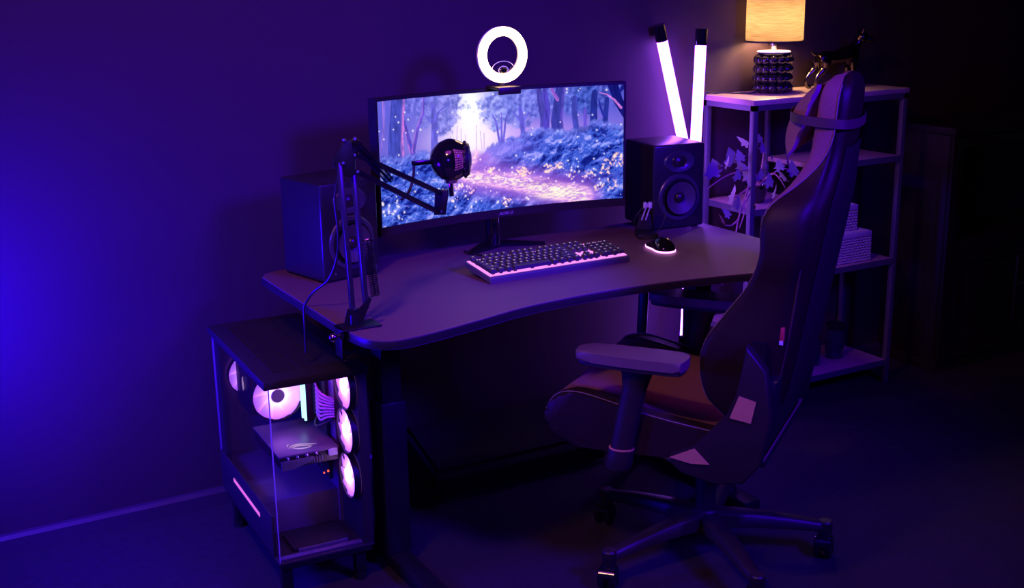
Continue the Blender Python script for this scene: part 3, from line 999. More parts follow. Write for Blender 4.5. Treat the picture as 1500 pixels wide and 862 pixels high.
def keycap(w, d_=1.0):
    k = (w, d_)
    if k not in proto:
        bm = B()
        a, c = w * U1 - .0022, d_ * U1 - .0022
        lo = [(-a / 2, -c / 2, 0), (a / 2, -c / 2, 0), (a / 2, c / 2, 0), (-a / 2, c / 2, 0)]
        ti = .0026
        hi = [(-a / 2 + ti, -c / 2 + ti, .0085), (a / 2 - ti, -c / 2 + ti, .0085), (a / 2 - ti, c / 2 - ti * .6, .0092), (-a / 2 + ti, c / 2 - ti * .6, .0092)]
        A = [bm.verts.new(p) for p in lo]; Bv = [bm.verts.new(p) for p in hi]
        bm.faces.new(Bv)
        for q in range(4):
            bm.faces.new((A[q], A[(q + 1) % 4], Bv[(q + 1) % 4], Bv[q]))
        for sx in ([0] if w < 3 else [-.45, 0, .45]):
            st_ = [(sx * a - .004, -.005), (sx * a + .004, -.005), (sx * a + .004, .005), (sx * a - .004, .005)]
            lo_ = [bm.verts.new((px, py, -.0045)) for px, py in st_]; hi_ = [bm.verts.new((px, py, 0)) for px, py in st_]
            for q in range(4):
                bm.faces.new((lo_[q], lo_[(q + 1) % 4], hi_[(q + 1) % 4], hi_[q]))
        if w < 3:
            x, y = 0, .002
            fz = bm.faces.new([bm.verts.new(p) for p in ((x - .0022, y - .0018, .0093), (x + .0022, y - .0018, .0093), (x + .0022, y + .0018, .0096), (x - .0022, y + .0018, .0096))])
            fz.material_index = 1
        me_ = bpy.data.meshes.new('keycap')
        bm.to_mesh(me_); bm.free()
        me_.materials.append(M['keycap']); me_.materials.append(M['key_legend'])
        proto[k] = me_
    return proto[k]


def add_key(x, row, w, d_=1.0):
    o = bpy.data.objects.new('keycap', keycap(w, d_))
    COL.objects.link(o); o.parent = kb
    y = .012 + (row + d_ / 2) * U1 + (.006 if row >= 5 else 0)
    o.matrix_local = tilt @ Matrix.Translation((.0065 + (x + w / 2) * U1, y, .0222))


def row_keys(r, x0, ws):
    x = x0
    for w in ws:
        if w > 0:
            add_key(x, r, w)
        x += abs(w)


row_keys(0, 0, [1.25, 1.25, 1.25, 6.25, 1.25, 1.25, 1.25, 1.25])
row_keys(1, 0, [2.25] + [1] * 10 + [2.75])
row_keys(2, 0, [1.75] + [1] * 11 + [2.25])
row_keys(3, 0, [1.5] + [1] * 12 + [1.5])
row_keys(4, 0, [1] * 13 + [2])
row_keys(5, 0, [1, -1, 1, 1, 1, 1, -.5, 1, 1, 1, 1, -.5, 1, 1, 1, 1])
NX_, PX_ = 15.2, 18.4
row_keys(0, NX_, [1, 1, 1]); row_keys(1, NX_, [-1, 1])
for r in (3, 4, 5):
    row_keys(r, NX_, [1, 1, 1])
row_keys(0, PX_, [2, 1]); row_keys(1, PX_, [1, 1, 1]); row_keys(2, PX_, [1, 1, 1]); row_keys(3, PX_, [1, 1, 1]); row_keys(4, PX_, [1, 1, 1, 1])
add_key(PX_ + 3, 0, 1, 2.0); add_key(PX_ + 3, 2, 1, 2.0)
b = B(); tube(b, [(.30, .136, .022), (.27, .165, .006), (.20, .23, .0032), (.14, .28, .003), (.12, .36, .003)], .0026, 8); obj('cable', b, M['cord'], kb)

# ------------------------------------------------------------------ mouse
mo = thing('mouse', 'glossy black mouse with a pink glowing band along its base', 'mouse', (2.035, 2.715, .7405), rad(-12))
ML_, MW_ = .062, .033


def mouse_outline(s):
    # s along length -1..1 (front = +y)
    return MW_ * (1 - .16 * math.exp(-((s + .05) / .45) ** 2)) * math.sqrt(max(0, 1 - abs(s) ** 3.2))


def mouse_body():
    bm = B()
    rows = []
    for i in range(25):
        s = -1 + 2 * i / 24
        s = math.copysign(abs(s) ** .8, s) if abs(s) < 1 else s
        w = max(mouse_outline(s), .0015)
        hgt = .010 + .029 * math.exp(-((s + .22) / .62) ** 2)
        if abs(s) > .985:
            hgt = .010
        row = []
        for k in range(15):
            a = PI * k / 14
            row.append((w * math.cos(a) * (1.0 if math.sin(a) < .5 else .97), s * ML_, .005 + (hgt - .005) * (math.sin(a) ** .62)))
        rows.append(row)
    grid(bm, rows, close_u=True, cap=True)
    return bm


obj('shell', mouse_body(), M['gloss_black'], mo, ang=60)
b = B()
rows = []
for z, sc in ((.0012, 1.02), (.003, 1.045), (.006, 1.04)):
    row = []
    for i in range(48):
        a = 2 * PI * i / 48
        s = math.sin(a)
        row.append((math.copysign(mouse_outline(s), math.cos(a)) * sc if abs(math.cos(a)) > .02 else 0, s * ML_ * (1 + (sc - 1) * .6), z))
    rows.append(row)
grid(b, rows, close_u=True, cap=True)
part_label(obj('light_band', b, M['under_glow'], mo), 'pink glowing band')
b = B(); cyl(b, (-.004, .032, .029), (.004, .032, .029), .010, n=18); obj('scroll_wheel', b, M['rubber'], mo)
b = B(); box(b, (-.0006, .012, .02), (.0006, .055, .0345)); obj('button_gap', b, M['rubber'], mo)
b = B(); box(b, (-.034, -.012, .018), (-.029, .008, .024), .001); obj('thumb_button', b, M['grey_plastic'], mo)

# ------------------------------------------------------------------ mouse bungee (cord holder)
bu = thing('mouse_bungee', 'small black cord stand with pale clip in front of the right speaker', 'cord holder', (2.098, 2.872, .74), rad(-25))
b = B(); box(b, (-.030, -.032, 0), (.030, .032, .016), .004); obj('base', b, M['black_plastic'], bu)
b = B(); prism(b, [(-.026, .016), (.026, .016), (.016, .065), (-.016, .065)], .012, axes((0, .028, 0), (1, 0, 0), (0, .1, 1), (0, -1, 0)), bev=.002); obj('back_plate', b, M['black_plastic'], bu)
b = B(); box(b, (-.016, -.0335, .002), (.016, -.032, .013)); obj('front_plate', b, M['grey_plastic'], bu)
for sx in (-.006, .006):
    b = B(); cyl(b, (sx - .006, .01, .05), (sx + .006, .006, .088), .0022, n=10); obj('prong', b, M['white_plastic'], bu)
b = B(); box(b, (-.008, -.003, .086), (.003, .013, .106), .004); box(b, (.006, -.003, .086), (.018, .013, .106), .004); box(b, (-.004, 0, .09), (.012, .010, .102), .002); part_label(obj('cord_clip', b, M['white_plastic'], bu), 'pale forked clip')
b = B(); tube(b, [(-.012, .03, .004), (-.034, .012, .03), (-.030, .01, .06), (-.006, .008, .09), (.02, .006, .107), (.048, .0, .10), (.056, -.01, .07), (.04, -.025, .035), (.012, -.042, .010), (-.012, -.085, .012), (-.015, -.098, .016)], .0017, 8)
part_label(obj('mouse_cord', b, M['cord'], bu), 'thin cord looping to the mouse')

# ------------------------------------------------------------------ computer tower
PCO = Vector((.826, 2.638, .10))
pc = thing('computer_tower', 'glass-fronted computer tower glowing violet inside, beside the left desk leg', 'computer', PCO, rad(-2.5))
PW, PD, PH = .250, .55, .485
b = B(); box(b, (0, 0, 0), (PW, PD, .008), .002); obj('base_panel', b, M['case'], pc)
b = B(); box(b, (.008, .008, .008), (.222, .026, .014), .001); obj('base_lip', b, M['case_inner'], pc)
b = B(); box(b, (-.010, -.004, PH - .022), (PW + .004, PD, PH), .003); top = obj('top_panel', b, M['case'], pc)
b = B()
for k in range(3):
    box(b, (.03 + k * .066, .06, PH), (.088 + k * .066, PD - .05, PH + .0012))
for k in range(2):
    box(b, (.02, .19 + .18 * k, PH), (.23, .193 + .18 * k, PH + .0018))
obj('top_vent', b, M['case'], top)
b = B(); box(b, (PW - .025, 0, .008), (PW, PD, PH - .022), .002); obj('right_panel', b, M['case'], pc)
b = B(); box(b, (.0, PD - .01, .008), (PW - .025, PD, PH - .022), .001); obj('back_panel', b, M['case_inner'], pc)
b = B(); box(b, (.216, .16, .008), (.225, PD - .01, PH - .022)); obj('inner_wall', b, M['case_inner'], pc)
b = B(); box(b, (.006, .003, .008), (.225, .0065, PH - .022)); obj('front_glass', b, M['glass'], pc, smooth=False)
b = B(); box(b, (.002, .008, .008), (.0055, .0395, .12)); box(b, (.002, .008, .1205), (.0055, PD - .012, PH - .022)); obj('side_glass', b, M['glass'], pc, smooth=False)
b = B(); box(b, (.002, .003, .008), (.005, .006, PH - .022), .0008); part_label(obj('corner_highlight', b, M['badge'], pc), 'pale strip standing in for the highlight on the glass corner')  # edge highlight of the glass, built as a pale strip
b = B(); box(b, (-.002, .04, .008), (.004, PD - .01, .12), .001); obj('lower_side_panel', b, M['case'], pc)
b = B()
for k in range(42):
    for q in range(2):
        y = .150 + k * .0061
        box(b, (-.0032, y, .074 + q * .006), (-.0018, y + .0045, .0785 + q * .006))
obj('light_strip', b, M['strip_glow'], pc, smooth=False, stuff=True)
b = B(); box(b, (.004, PD - .05, .12), (.012, PD - .01, PH - .022)); obj('rear_pillar', b, M['case'], pc)
for z in (.475,):
    for x in (.12, .205):
        b = B(); cyl(b, (x, -.004, z - .004), (x, -.007, z - .004), .003, n=12); obj('screw', b, M['chrome'], pc)
# lower chamber with a raised shroud and a vented floor
b = B(); box(b, (.008, .17, .008), (.216, PD - .01, .10), .002); obj('power_shroud', b, M['case_inner'], pc)
b = B(); box(b, (.05, .045, .008), (.20, .14, .018), .002); obj('floor_vent', b, M['case'], pc)
b = B(); box(b, (.06, .03, .008), (.19, .036, .020)); obj('floor_rail', b, M['silver'], pc)
# motherboard
b = B(); box(b, (.205, .20, .115), (.215, PD - .03, .44)); mb = obj('motherboard', b, M['pcb'], pc)
b = B()
for k in range(46):
    y = random.uniform(.21, .50); z = random.uniform(.12, .43); s = random.uniform(.004, .014)
    box(b, (.205 - random.uniform(.003, .012), y, z), (.206, y + s, z + s * random.uniform(.6, 2)))
obj('board_components', b, M['silver'], mb, stuff=True)
b = B(); box(b, (.185, .43, .30), (.206, .50, .43), .004); obj('board_heatsink', b, M['grey_plastic'], mb)
for k in range(2):
    y = .262 + k * .022
    b = B(); box(b, (.172, y, .265), (.206, y + .007, .385), .001); rm = obj('memory_stick', b, M['grey_plastic'], pc)
    b = B(); box(b, (.166, y, .267), (.172, y + .007, .383), .001); part_label(obj('memory_light', b, M['cyan_glow'], rm), 'bright cyan light bar')
# cooler
b = B(); box(b, (.050, .322, .285), (.176, .44, .425), .002); ht = obj('cooler_heatsink', b, M['grey_plastic'], pc)
b = B()
for k in range(16):
    z = .29 + k * .0083
    box(b, (.047, .33, z), (.179, .435, z + .0015))
obj('cooler_fins', b, M['silver'], ht, stuff=True)
b = B(); box(b, (.036, .315, .288), (.046, .445, .43), .003); cp = obj('cooler_cover', b, M['black_plastic'], pc)
b = B()
prism(b, [(.0, -.020), (.006, -.006), (.012, -.012), (.010, .004), (.004, .012), (.006, .022), (-.004, .012), (-.008, -.002), (-.004, -.010)], .001, axes((.036, .378, .36), (0, -1, 0), (0, 0, 1), (-1, 0, 0)))
part_label(obj('cover_emblem', b, M['logo_glow'], cp), 'glowing white flame-shaped emblem')


def fan(c, n, r, name='fan', hub='silver'):
    """case fan facing direction n: frame > hub, led_ring, nine frosted blades"""
    n = Vector(n).normalized()
    up = Vector((0, 0, 1)); x = up.cross(n).normalized(); up = n.cross(x)
    mt = axes(c, x, up, n)
    b = B()
    lathe(b, [(r * 1.0, -.006), (r * 1.045, -.006), (r * 1.045, .011), (r * 1.0, .011)], 40, mt)
    f = obj(name, b, M['black_plastic'], pc)
    b = B(); lathe(b, [(0, .0115), (r * .26, .0115), (r * .29, .009), (r * .29, -.004), (0, -.004)], 24, mt); obj('hub', b, M[hub], f)
    b = B(); lathe(b, [(r * .3, -.003), (r * .65, -.003), (r * .995, -.003)], 40, mt); bg = obj('back_glow', b, M['blade'], f)  # added glowing disc that fills the dark gaps between the blades
    al = bg.data.attributes.new('along_blade', 'FLOAT', 'POINT')
    al.data.foreach_set('value', [min(1, max(0, (v.co - Vector(c)).cross(n).length / r - .34) / .65) for v in bg.data.vertices])
    b = B(); lathe(b, [(r * .29, .0105), (r * .36, .0105), (r * .36, .006), (r * .29, .006)], 28, mt); obj('led_ring', b, M['fan_led'], f)
    src = None
    for k in range(9):
        if src is None:
            b = B(); rows = []
            for i in range(6):
                rr = r * (.34 + .65 * i / 5)
                a0 = .30 * (i / 5)
                row = []
                for q in range(5):
                    a = a0 + (q / 4) * (2 * PI / 9 * 1.06)
                    row.append(mt @ Vector((rr * math.cos(a), rr * math.sin(a), .007 - .006 * q / 4)))
                rows.append(row)
            grid(b, rows)
            src = obj('blade', b, M['blade'], f)
            al = src.data.attributes.new('along_blade', 'FLOAT', 'POINT')
            ax_ = Vector(c)
            al.data.foreach_set('value', [min(1, max(0, ((v.co - ax_) - n * (v.co - ax_).dot(n)).length / r - .34) / .65) for v in src.data.vertices])
        else:
            o = src.copy(); o.name = 'blade'; COL.objects.link(o); o.parent = f
            o.matrix_local = mt @ Matrix.Rotation(2 * PI * k / 9, 4, 'Z') @ mt.inverted()
    return f


fan((.106, .305, .338), (0, -1, 0), .067, 'cooler_fan')
fan((.092, .525, .337), (0, -1, 0), .060, 'rear_fan')
for z in (.418, .300, .178):
    fan((.2175, .062, z), (-1, 0, 0), .0575, 'side_fan', 'fan_led')
# graphics card
b = B(); box(b, (.050, .112, .205), (.205, .345, .238), .004); gp = obj('graphics_card', b, M['grey_plastic'], pc)
b = B(); box(b, (.046, .108, .238), (.205, .350, .243), .001); bpz = obj('card_backplate', b, M['case_inner'], gp)
b = B(); prism(b, [(.05, .0), (.08, .0), (.135, .016), (.135, .022), (.05, .022)], .01, axes((.0, .107, .208), (1, 0, 0), (0, 0, 1), (0, -1, 0))); obj('card_trim', b, M['silver'], gp)
b = B()
for k in range(9):
    box(b, (.10 + k * .007, .1015, .214), (.103 + k * .007, .1075, .228))
obj('card_fins', b, M['silver'], gp, stuff=True)
for k in range(4):
    b = B(); sph(b, (.068 + .025 * k, .104, .236), .004, 10); obj('card_screw', b, M['chrome'], gp)
b = B(); box(b, (.176, .104, .222), (.20, .112, .240), .001); obj('power_plug', b, M['white_plastic'], gp)
# stylised eye emblem made of strokes
b = B()
for pts in ([(.085, .150), (.098, .166), (.118, .168), (.140, .158), (.160, .150)], [(.092, .150), (.104, .158), (.122, .156), (.146, .144)], [(.085, .150), (.086, .168), (.094, .180)], [(.094, .152), (.106, .140), (.126, .136), (.142, .140)]):
    P_ = smooth_path([(x, y, .2436) for x, y in pts], 5)
    n_ = len(P_)
    rows = []
    for i, p in enumerate(P_):
        w = .0032 * (1 - abs(2 * i / (n_ - 1) - 1) ** 2) + .0006
        rows.append([(p.x, p.y - w, p.z), (p.x, p.y + w, p.z)])
    grid(b, rows)
part_label(obj('card_emblem', b, M['logo_glow'], gp), 'glowing pale eye-shaped emblem')
for k in range(8):
    z = .370 - k * .0112
    b = B(); tube(b, [(.198, .255, z), (.190, .225, z + .004), (.188, .195, z - .003), (.196, .17, z * .75 + .083), (.214, .155, z * .6 + .132)], .0032, 8); obj('power_cable', b, M['cable'], pc)
b = B(); box(b, (.190, .245, .285), (.206, .262, .37), .001); obj('cable_connector', b, M['black_plastic'], pc)
b = B(); tube(b, [(.198, .25, .285), (.18, .215, .27), (.186, .19, .275), (.212, .16, .30)], .004, 8); obj('power_cable', b, M['cord'], pc)
b = B(); sph(b, (.178, .16, .154), .0025, 8); sph(b, (.190, .162, .156), .003, 8); obj('status_lights', b, M['red_led'], pc)

b = B(); box(b, (.03, .10, .4585), (.20, .106, .4628)); part_label(obj('fill_strip', b, M['case_fill'], pc), 'added violet fill light under the top panel')  # added emitter tucked behind the lip to turn the interior violet
st = thing('computer_stand', 'low black stand with short legs under the computer tower', 'stand', (PCO.x, PCO.y, 0), rad(-2.5))
b = B(); box(b, (.004, .004, .084), (PW - .004, PD - .01, .0995), .003); obj('platform', b, M['black_metal'], st)
for x in (.025, PW - .03):
    for y in (.035, PD - .06):
        b = B(); box(b, (x - .014, y - .014, .018), (x + .014, y + .014, .084), .003); obj('leg', b, M['black_metal'], st)
        b = B(); cyl(b, (x, y, 0), (x, y, .018), .017, n=14); obj('rubber_foot', b, M['rubber'], st)

# ------------------------------------------------------------------ light tubes
for (p0, p1, lab) in (((2.583, 3.265, .78), (2.424, 3.265, 1.341), 'white-violet glowing tube tilted away to the left, behind the right speaker'),
                      ((2.440, 3.120, .0005), (2.551, 3.200, 1.326), 'upright white-violet glowing tube beside the pale shelf, behind the speaker')):
    p0 = Vector(p0); p1 = Vector(p1)
    d = (p1 - p0); Ln = d.length; d.normalize()
    t = thing('light_tube', lab, 'lamp', p0, 0, 'pair of glowing light tubes')
    b = B(); cyl(b, d * .055, d * (Ln - .052), .0185, n=24); obj('diffuser', b, M['tube_glow'], t)
    b = B(); cyl(b, d * (Ln - .054), d * Ln, .0205, n=24); obj('end_cap', b, M['gloss_black'], t)
    b = B(); cyl(b, d * .004, d * .057, .0205, n=24); obj('end_cap', b, M['gloss_black'], t)
    if p0.z > .5:       # the shorter tube is held on the wall by two clips
        for q in (.03, Ln - .025):
            b = B(); c_ = d * q; box(b, (c_.x - .012, c_.y + .0195, c_.z - .012), (c_.x + .012, WY - p0.y, c_.z + .012), .001); obj('wall_clip', b, M['black_plastic'], t)

# ------------------------------------------------------------------ shelf
SH = Vector((2.992, 3.165, 0))
sh = thing('open_shelf', 'pale open shelf unit with slim metal posts behind the gaming chair', 'shelf', SH)
X0, X1, Y0, Y1, ZS = 2.640 - SH.x, 3.347 - SH.x, 3.030 - SH.y, 3.290 - SH.y, 1.100
XM = 2.925 - SH.x
PT = .010
for x in (X0 + PT, X1 - PT):
    for y in (Y0 + PT, Y1 - PT):
        b = B(); box(b, (x - PT, y - PT, 0), (x + PT, y + PT, ZS - .020), .0015); obj('post', b, M['shelf_frame'], sh)
for y in (Y0 + .008, Y1 - .008):
    b = B(); box(b, (XM - .008, y - .008, 0.10), (XM + .008, y + .008, ZS - .02), .0015); part_label(obj('middle_post', b, M['shelf_frame'], sh), 'thinner post')


def shelf_board(x0, x1, z, th=.016):
    b = B(); box(b, (x0 + .001, Y0 + .003, z - th), (x1 - .001, Y1 - .001, z), .0015); obj('board', b, M['shelf_board'], sh)
    b = B()
    for (a0, a1) in (((x0, Y0, z - .022), (x1, Y0 + .003, z - .001)), ((x0, Y1 - .001, z - .022), (x1, Y1 + .002, z - .001))):
        box(b, a0, a1)
    if x0 <= X0 + .03:
        box(b, (x0 - .001, Y0, z - .022), (x0 + .002, Y1, z - .001))
    if x1 >= X1 - .03:
        box(b, (x1 - .002, Y0, z - .022), (x1 + .001, Y1, z - .001))
    obj('rail', b, M['shelf_frame'], sh)


b = B(); box(b, (X0 - .004, Y0 - .003, ZS - .018), (X1 + .004, Y1 + .002, ZS), .002); obj('board', b, M['shelf_board'], sh)
b = B(); box(b, (X0 - .001, Y0, ZS - .036), (X1 + .001, Y0 + .016, ZS - .018)); box(b, (X0 - .001, Y1 - .016, ZS - .036), (X1 + .001, Y1, ZS - .018)); box(b, (X0 - .001, Y0, ZS - .036), (X0 + .016, Y1, ZS - .018)); box(b, (X1 - .016, Y0, ZS - .036), (X1 + .001, Y1, ZS - .018)); obj('rail', b, M['shelf_frame'], sh)
shelf_board(X0 + .02, XM, .735); shelf_board(X0 + .02, XM, .300)
shelf_board(XM, X1 - .02, .862); shelf_board(XM, X1 - .02, .484); shelf_board(X0 + .02, X1 - .02, .094)

# ------------------------------------------------------------------ lamp on the shelf
lp = thing('table_lamp', 'lit table lamp with linen drum shade and black bubble base on the shelf', 'lamp', (2.862, 3.195, ZS))
b = B(); lathe(b, [(0, 0), (.052, 0), (.054, .004), (.050, .009), (.046, .012), (.046, .122), (.052, .128), (.058, .131), (.056, .135), (0, .136)], 36)
lb = obj('base', b, M['ceramic_black'], lp)
b = B(); sph(b, (0, 0, 0), .0172, 16)
src = obj('bubble', b, M['ceramic_black'], lb)
nb = 13
k0 = True
for r_ in range(4):
    for k in range(nb):
        a = 2 * PI * (k + .25) / nb
        pos = (.0525 * math.cos(a), .0525 * math.sin(a), .0185 + r_ * .0315)
        if k0:
            src.location = pos; k0 = False
        else:
            share('bubble', src, lb, pos)
b = B(); lathe(b, [(0, .1365), (.056, .1365), (.0575, .139), (.055, .142), (0, .143)], 36); part_label(obj('base_top', b, M['white_plastic'], lp), 'pale disc top of the base')
b = B(); lathe(b, [(0, .142), (.010, .142), (.010, .155), (.013, .165), (.013, .185), (.010, .19), (0, .19)], 20); obj('socket', b, M['chrome'], lp)
b = B(); sph(b, (0, 0, .268), .022, 16, (1, 1, 1.25)); cyl(b, (0, 0, .188), (0, 0, .245), .009, n=12); obj('bulb', b, M['bulb'], lp)
b = B()
rs = .097
rows = []
for k in range(49):
    a = 2 * PI * k / 48
    rows.append([(rs * math.cos(a), rs * math.sin(a), z) for z in (.176, .22, .27, .32, .365)])
grid(b, rows); bmesh.ops.remove_doubles(b, verts=b.verts, dist=1e-5)
shd = obj('shade', b, M['shade'], lp)
b = B()
for z in (.172,):
    lathe(b, [(rs - .001, z), (rs + .0015, z), (rs + .0015, z + .006), (rs - .001, z + .006), (rs - .001, z)], 48)
obj('shade_trim', b, M['dark_wood'], shd)
b = B()
for k in range(3):
    a = 2 * PI * k / 3
    cyl(b, (.012 * math.cos(a), .012 * math.sin(a), .187), (rs * math.cos(a), rs * math.sin(a), .178), .0015, n=6)
obj('shade_spider', b, M['chrome'], shd)
b = B(); tube(b, [(-.055, .01, .012), (-.085, .0, .004), (-.13, .03, .0035), (-.19, .07, .0035), (-.235, .08, -.02), (-.24, .08, -.30)], .0028, 8); obj('cord', b, M['cord'], lp)

# ------------------------------------------------------------------ dog statue on the shelf
dg = B()


def seg(pts, rs_):
    tube(dg, pts, rs_, 12, 5)


by = 0.0
seg([(-.085, 0, .098), (-.06, 0, .104), (-.01, 0, .104), (.04, 0, .112), (.075, 0, .118)], [.020, .026, .024, .032, .028])   # trunk
seg([(.03, 0, .098), (.06, 0, .096), (.082, 0, .106)], [.024, .029, .020])           # chest
seg([(.068, 0, .125), (.082, -.002, .148), (.094, -.006, .164)], [.024, .018, .016])  # neck
sph(dg, (.100, -.010, .172), .0205, 14, (1.1, 1, 1))
seg([(.105, -.014, .170), (.120, -.024, .164), (.130, -.030, .160)], [.0155, .0125, .010])  # muzzle
for dy in (-.010, .008):
    seg([(.093, -.006 + dy, .184), (.095, -.006 + dy * 1.5, .198), (.098, -.006 + dy * 1.7, .210)], [.006, .0042, .001])
seg([(-.098, 0, .116), (-.112, 0, .124), (-.120, 0, .134)], [.007, .005, .003])         # docked tail
for dy in (-.016, .016):
    seg([(.062, dy, .095), (.060, dy, .062), (.062, dy, .040), (.062, dy, .010)], [.016, .011, .008, .0065])
    sph(dg, (.068, dy, .0062), .0085, 10, (1.5, 1, .75))
    o_ = .010 if dy < 0 else -.006
    seg([(-.080 + o_, dy, .095), (-.083 + o_, dy, .068), (-.108 + o_, dy, .044), (-.116 + o_, dy, .026), (-.112 + o_, dy, .008)], [.024, .016, .009, .0072, .0065])
    sph(dg, (-.104 + o_, dy, .0062), .0085, 10, (1.5, 1, .75))
dog = obj('dog_statue', dg, M['bronze'])
md = dog.modifiers.new('merge', 'REMESH'); md.mode = 'VOXEL'; md.voxel_size = .0028; md.use_smooth_shade = True
ms = dog.modifiers.new('soften', 'SMOOTH'); ms.iterations = 4; ms.factor = .5
dog.location = (3.165, 3.20, ZS + .0005)
dog.rotation_euler = (0, 0, rad(-4))
tag(dog, 'shiny dark statue of a standing prick-eared dog on top of the shelf', 'statue')

# ------------------------------------------------------------------ trailing plant on the shelf
PLO = Vector((2.757, 3.14, .735))
iv = thing('trailing_ivy', 'pale trailing ivy with pinkish stems on the shelf behind the right speaker', 'plant', PLO)
b = B(); lathe(b, [(0, .0005), (.030, .0005), (.042, .055), (.044, .062), (.040, .062), (.036, .05), (0, .048)], 28); obj('pot', b, M['ceramic_black'], iv)
b = B(); sph(b, (0, 0, .05), .036, 14, (1, 1, .25)); obj('soil', b, M['dark_wood'], iv)
STEMS = [[(2.76, 3.14, .785), (2.752, 3.12, .82), (2.648, 3.06, .866), (2.519, 3.0, .872), (2.447, 2.98, .855), (2.406, 2.97, .841)],
         [(2.76, 3.14, .785), (2.753, 3.12, .813), (2.65, 3.05, .816), (2.586, 3.0, .778), (2.548, 2.98, .728), (2.524, 2.96, .690)],
         [(2.757, 3.14, .785), (2.767, 3.12, .882), (2.758, 3.12, .953)],
         [(2.76, 3.14, .785), (2.771, 3.08, .84), (2.781, 3.05, .827), (2.798, 3.04, .796)],
         [(2.65, 3.05, .809), (2.556, 3.0, .799), (2.511, 2.98, .80)],
         [(2.548, 2.98, .724), (2.503, 2.96, .714), (2.467, 2.95, .72)],
         [(2.76, 3.14, .785), (2.83, 3.10, .85), (2.875, 3.08, .83)],
         [(2.65, 3.04, .80), (2.58, 3.01, .74), (2.55, 3.0, .65), (2.515, 3.0, .545)],
         [(2.586, 3.0, .778), (2.57, 2.98, .74), (2.535, 2.96, .70)]]
for s_ in STEMS:
    b = B(); tube(b, [Vector(p) - PLO for p in s_], [.0036, .0030, .0022, .0016], 6, 5); obj('stem', b, M['stem'], iv)
lobes_ = [(0, -.02), (.30, -.22), (.52, -.10), (.40, .10), (.72, .22), (.42, .42), (.36, .62), (.0, 1.1)]
outl = lobes_ + [(-x, y) for x, y in lobes_[-2:0:-1]]


def leaf_mesh(m, name):
    bm = B()
    c_ = bm.verts.new((0, .35, .05))
    vs_ = [bm.verts.new((x * .9, y, .05 - .22 * x * x - .16 * max(0, y - .3) ** 2)) for x, y in outl]
    for k in range(len(vs_)):
        bm.faces.new((c_, vs_[k], vs_[(k + 1) % len(vs_)]))
    return obj(name, bm, m, iv, ang=60)


LV = [(2.504, 3.0, .896), (2.438, 2.98, .878), (2.617, 3.06, .903), (2.554, 3.0, .855), (2.503, 2.97, .791), (2.544, 2.99, .761), (2.755, 3.12, .953), (2.748, 3.1, .916), (2.774, 3.08, .886),
      (2.782, 3.05, .859), (2.867, 3.1, .859), (2.873, 3.08, .828), (2.728, 3.04, .81), (2.73, 3.02, .776), (2.806, 3.05, .82), (2.684, 3.08, .83), (2.516, 2.99, .739), (2.752, 3.14, .923),
      (2.678, 3.1, .943), (2.694, 3.05, .835), (2.599, 3.08, .895), (2.501, 3.04, .882), (2.667, 3.1, .859), (2.792, 3.14, .853), (2.556, 3.02, .801), (2.711, 3.1, .887)]
lsrc = leaf_mesh(M['leaf'], 'leaf')
for i, p in enumerate(LV):
    s_ = random.uniform(.030, .052)
    e_ = (rad(random.uniform(35, 110)), rad(random.uniform(-30, 30)), rad(random.uniform(-80, 80)))
    pp = Vector(p) - PLO
    if i == 0:
        lsrc.location = pp; lsrc.rotation_euler = e_; lsrc.scale = (s_,) * 3
    else:
        share('leaf', lsrc, iv, pp, e_, (s_,) * 3)
ysrc = leaf_mesh(M['leaf_yellow'], 'leaf')
ysrc.location = Vector((2.461, 2.95, .730)) - PLO; ysrc.rotation_euler = (rad(60), 0, rad(40)); ysrc.scale = (.03,) * 3
part_label(ysrc, 'yellow leaf')
part_label(share('leaf', ysrc, iv, Vector((2.508, 3.0, .54)) - PLO, (rad(-95), rad(10), rad(-10)), (.034,) * 3), 'yellow leaf at the lowest tip')
part_label(share('leaf', ysrc, iv, Vector((2.66, 3.03, .745)) - PLO, (rad(70), rad(20), rad(60)), (.03,) * 3), 'yellow leaf')

# vase on the low left board
b = B(); lathe(b, [(0, 0), (.026, 0), (.034, .02), (.038, .09), (.034, .17), (.026, .215), (.028, .235), (.025, .235), (.023, .215), (.0, .20)], 32)
vz = obj('vase', b, M['vase']); vz.location = (2.755, 3.13, .300); tag(vz, 'pale glazed vase on the low shelf, glinting under the desk edge', 'vase')


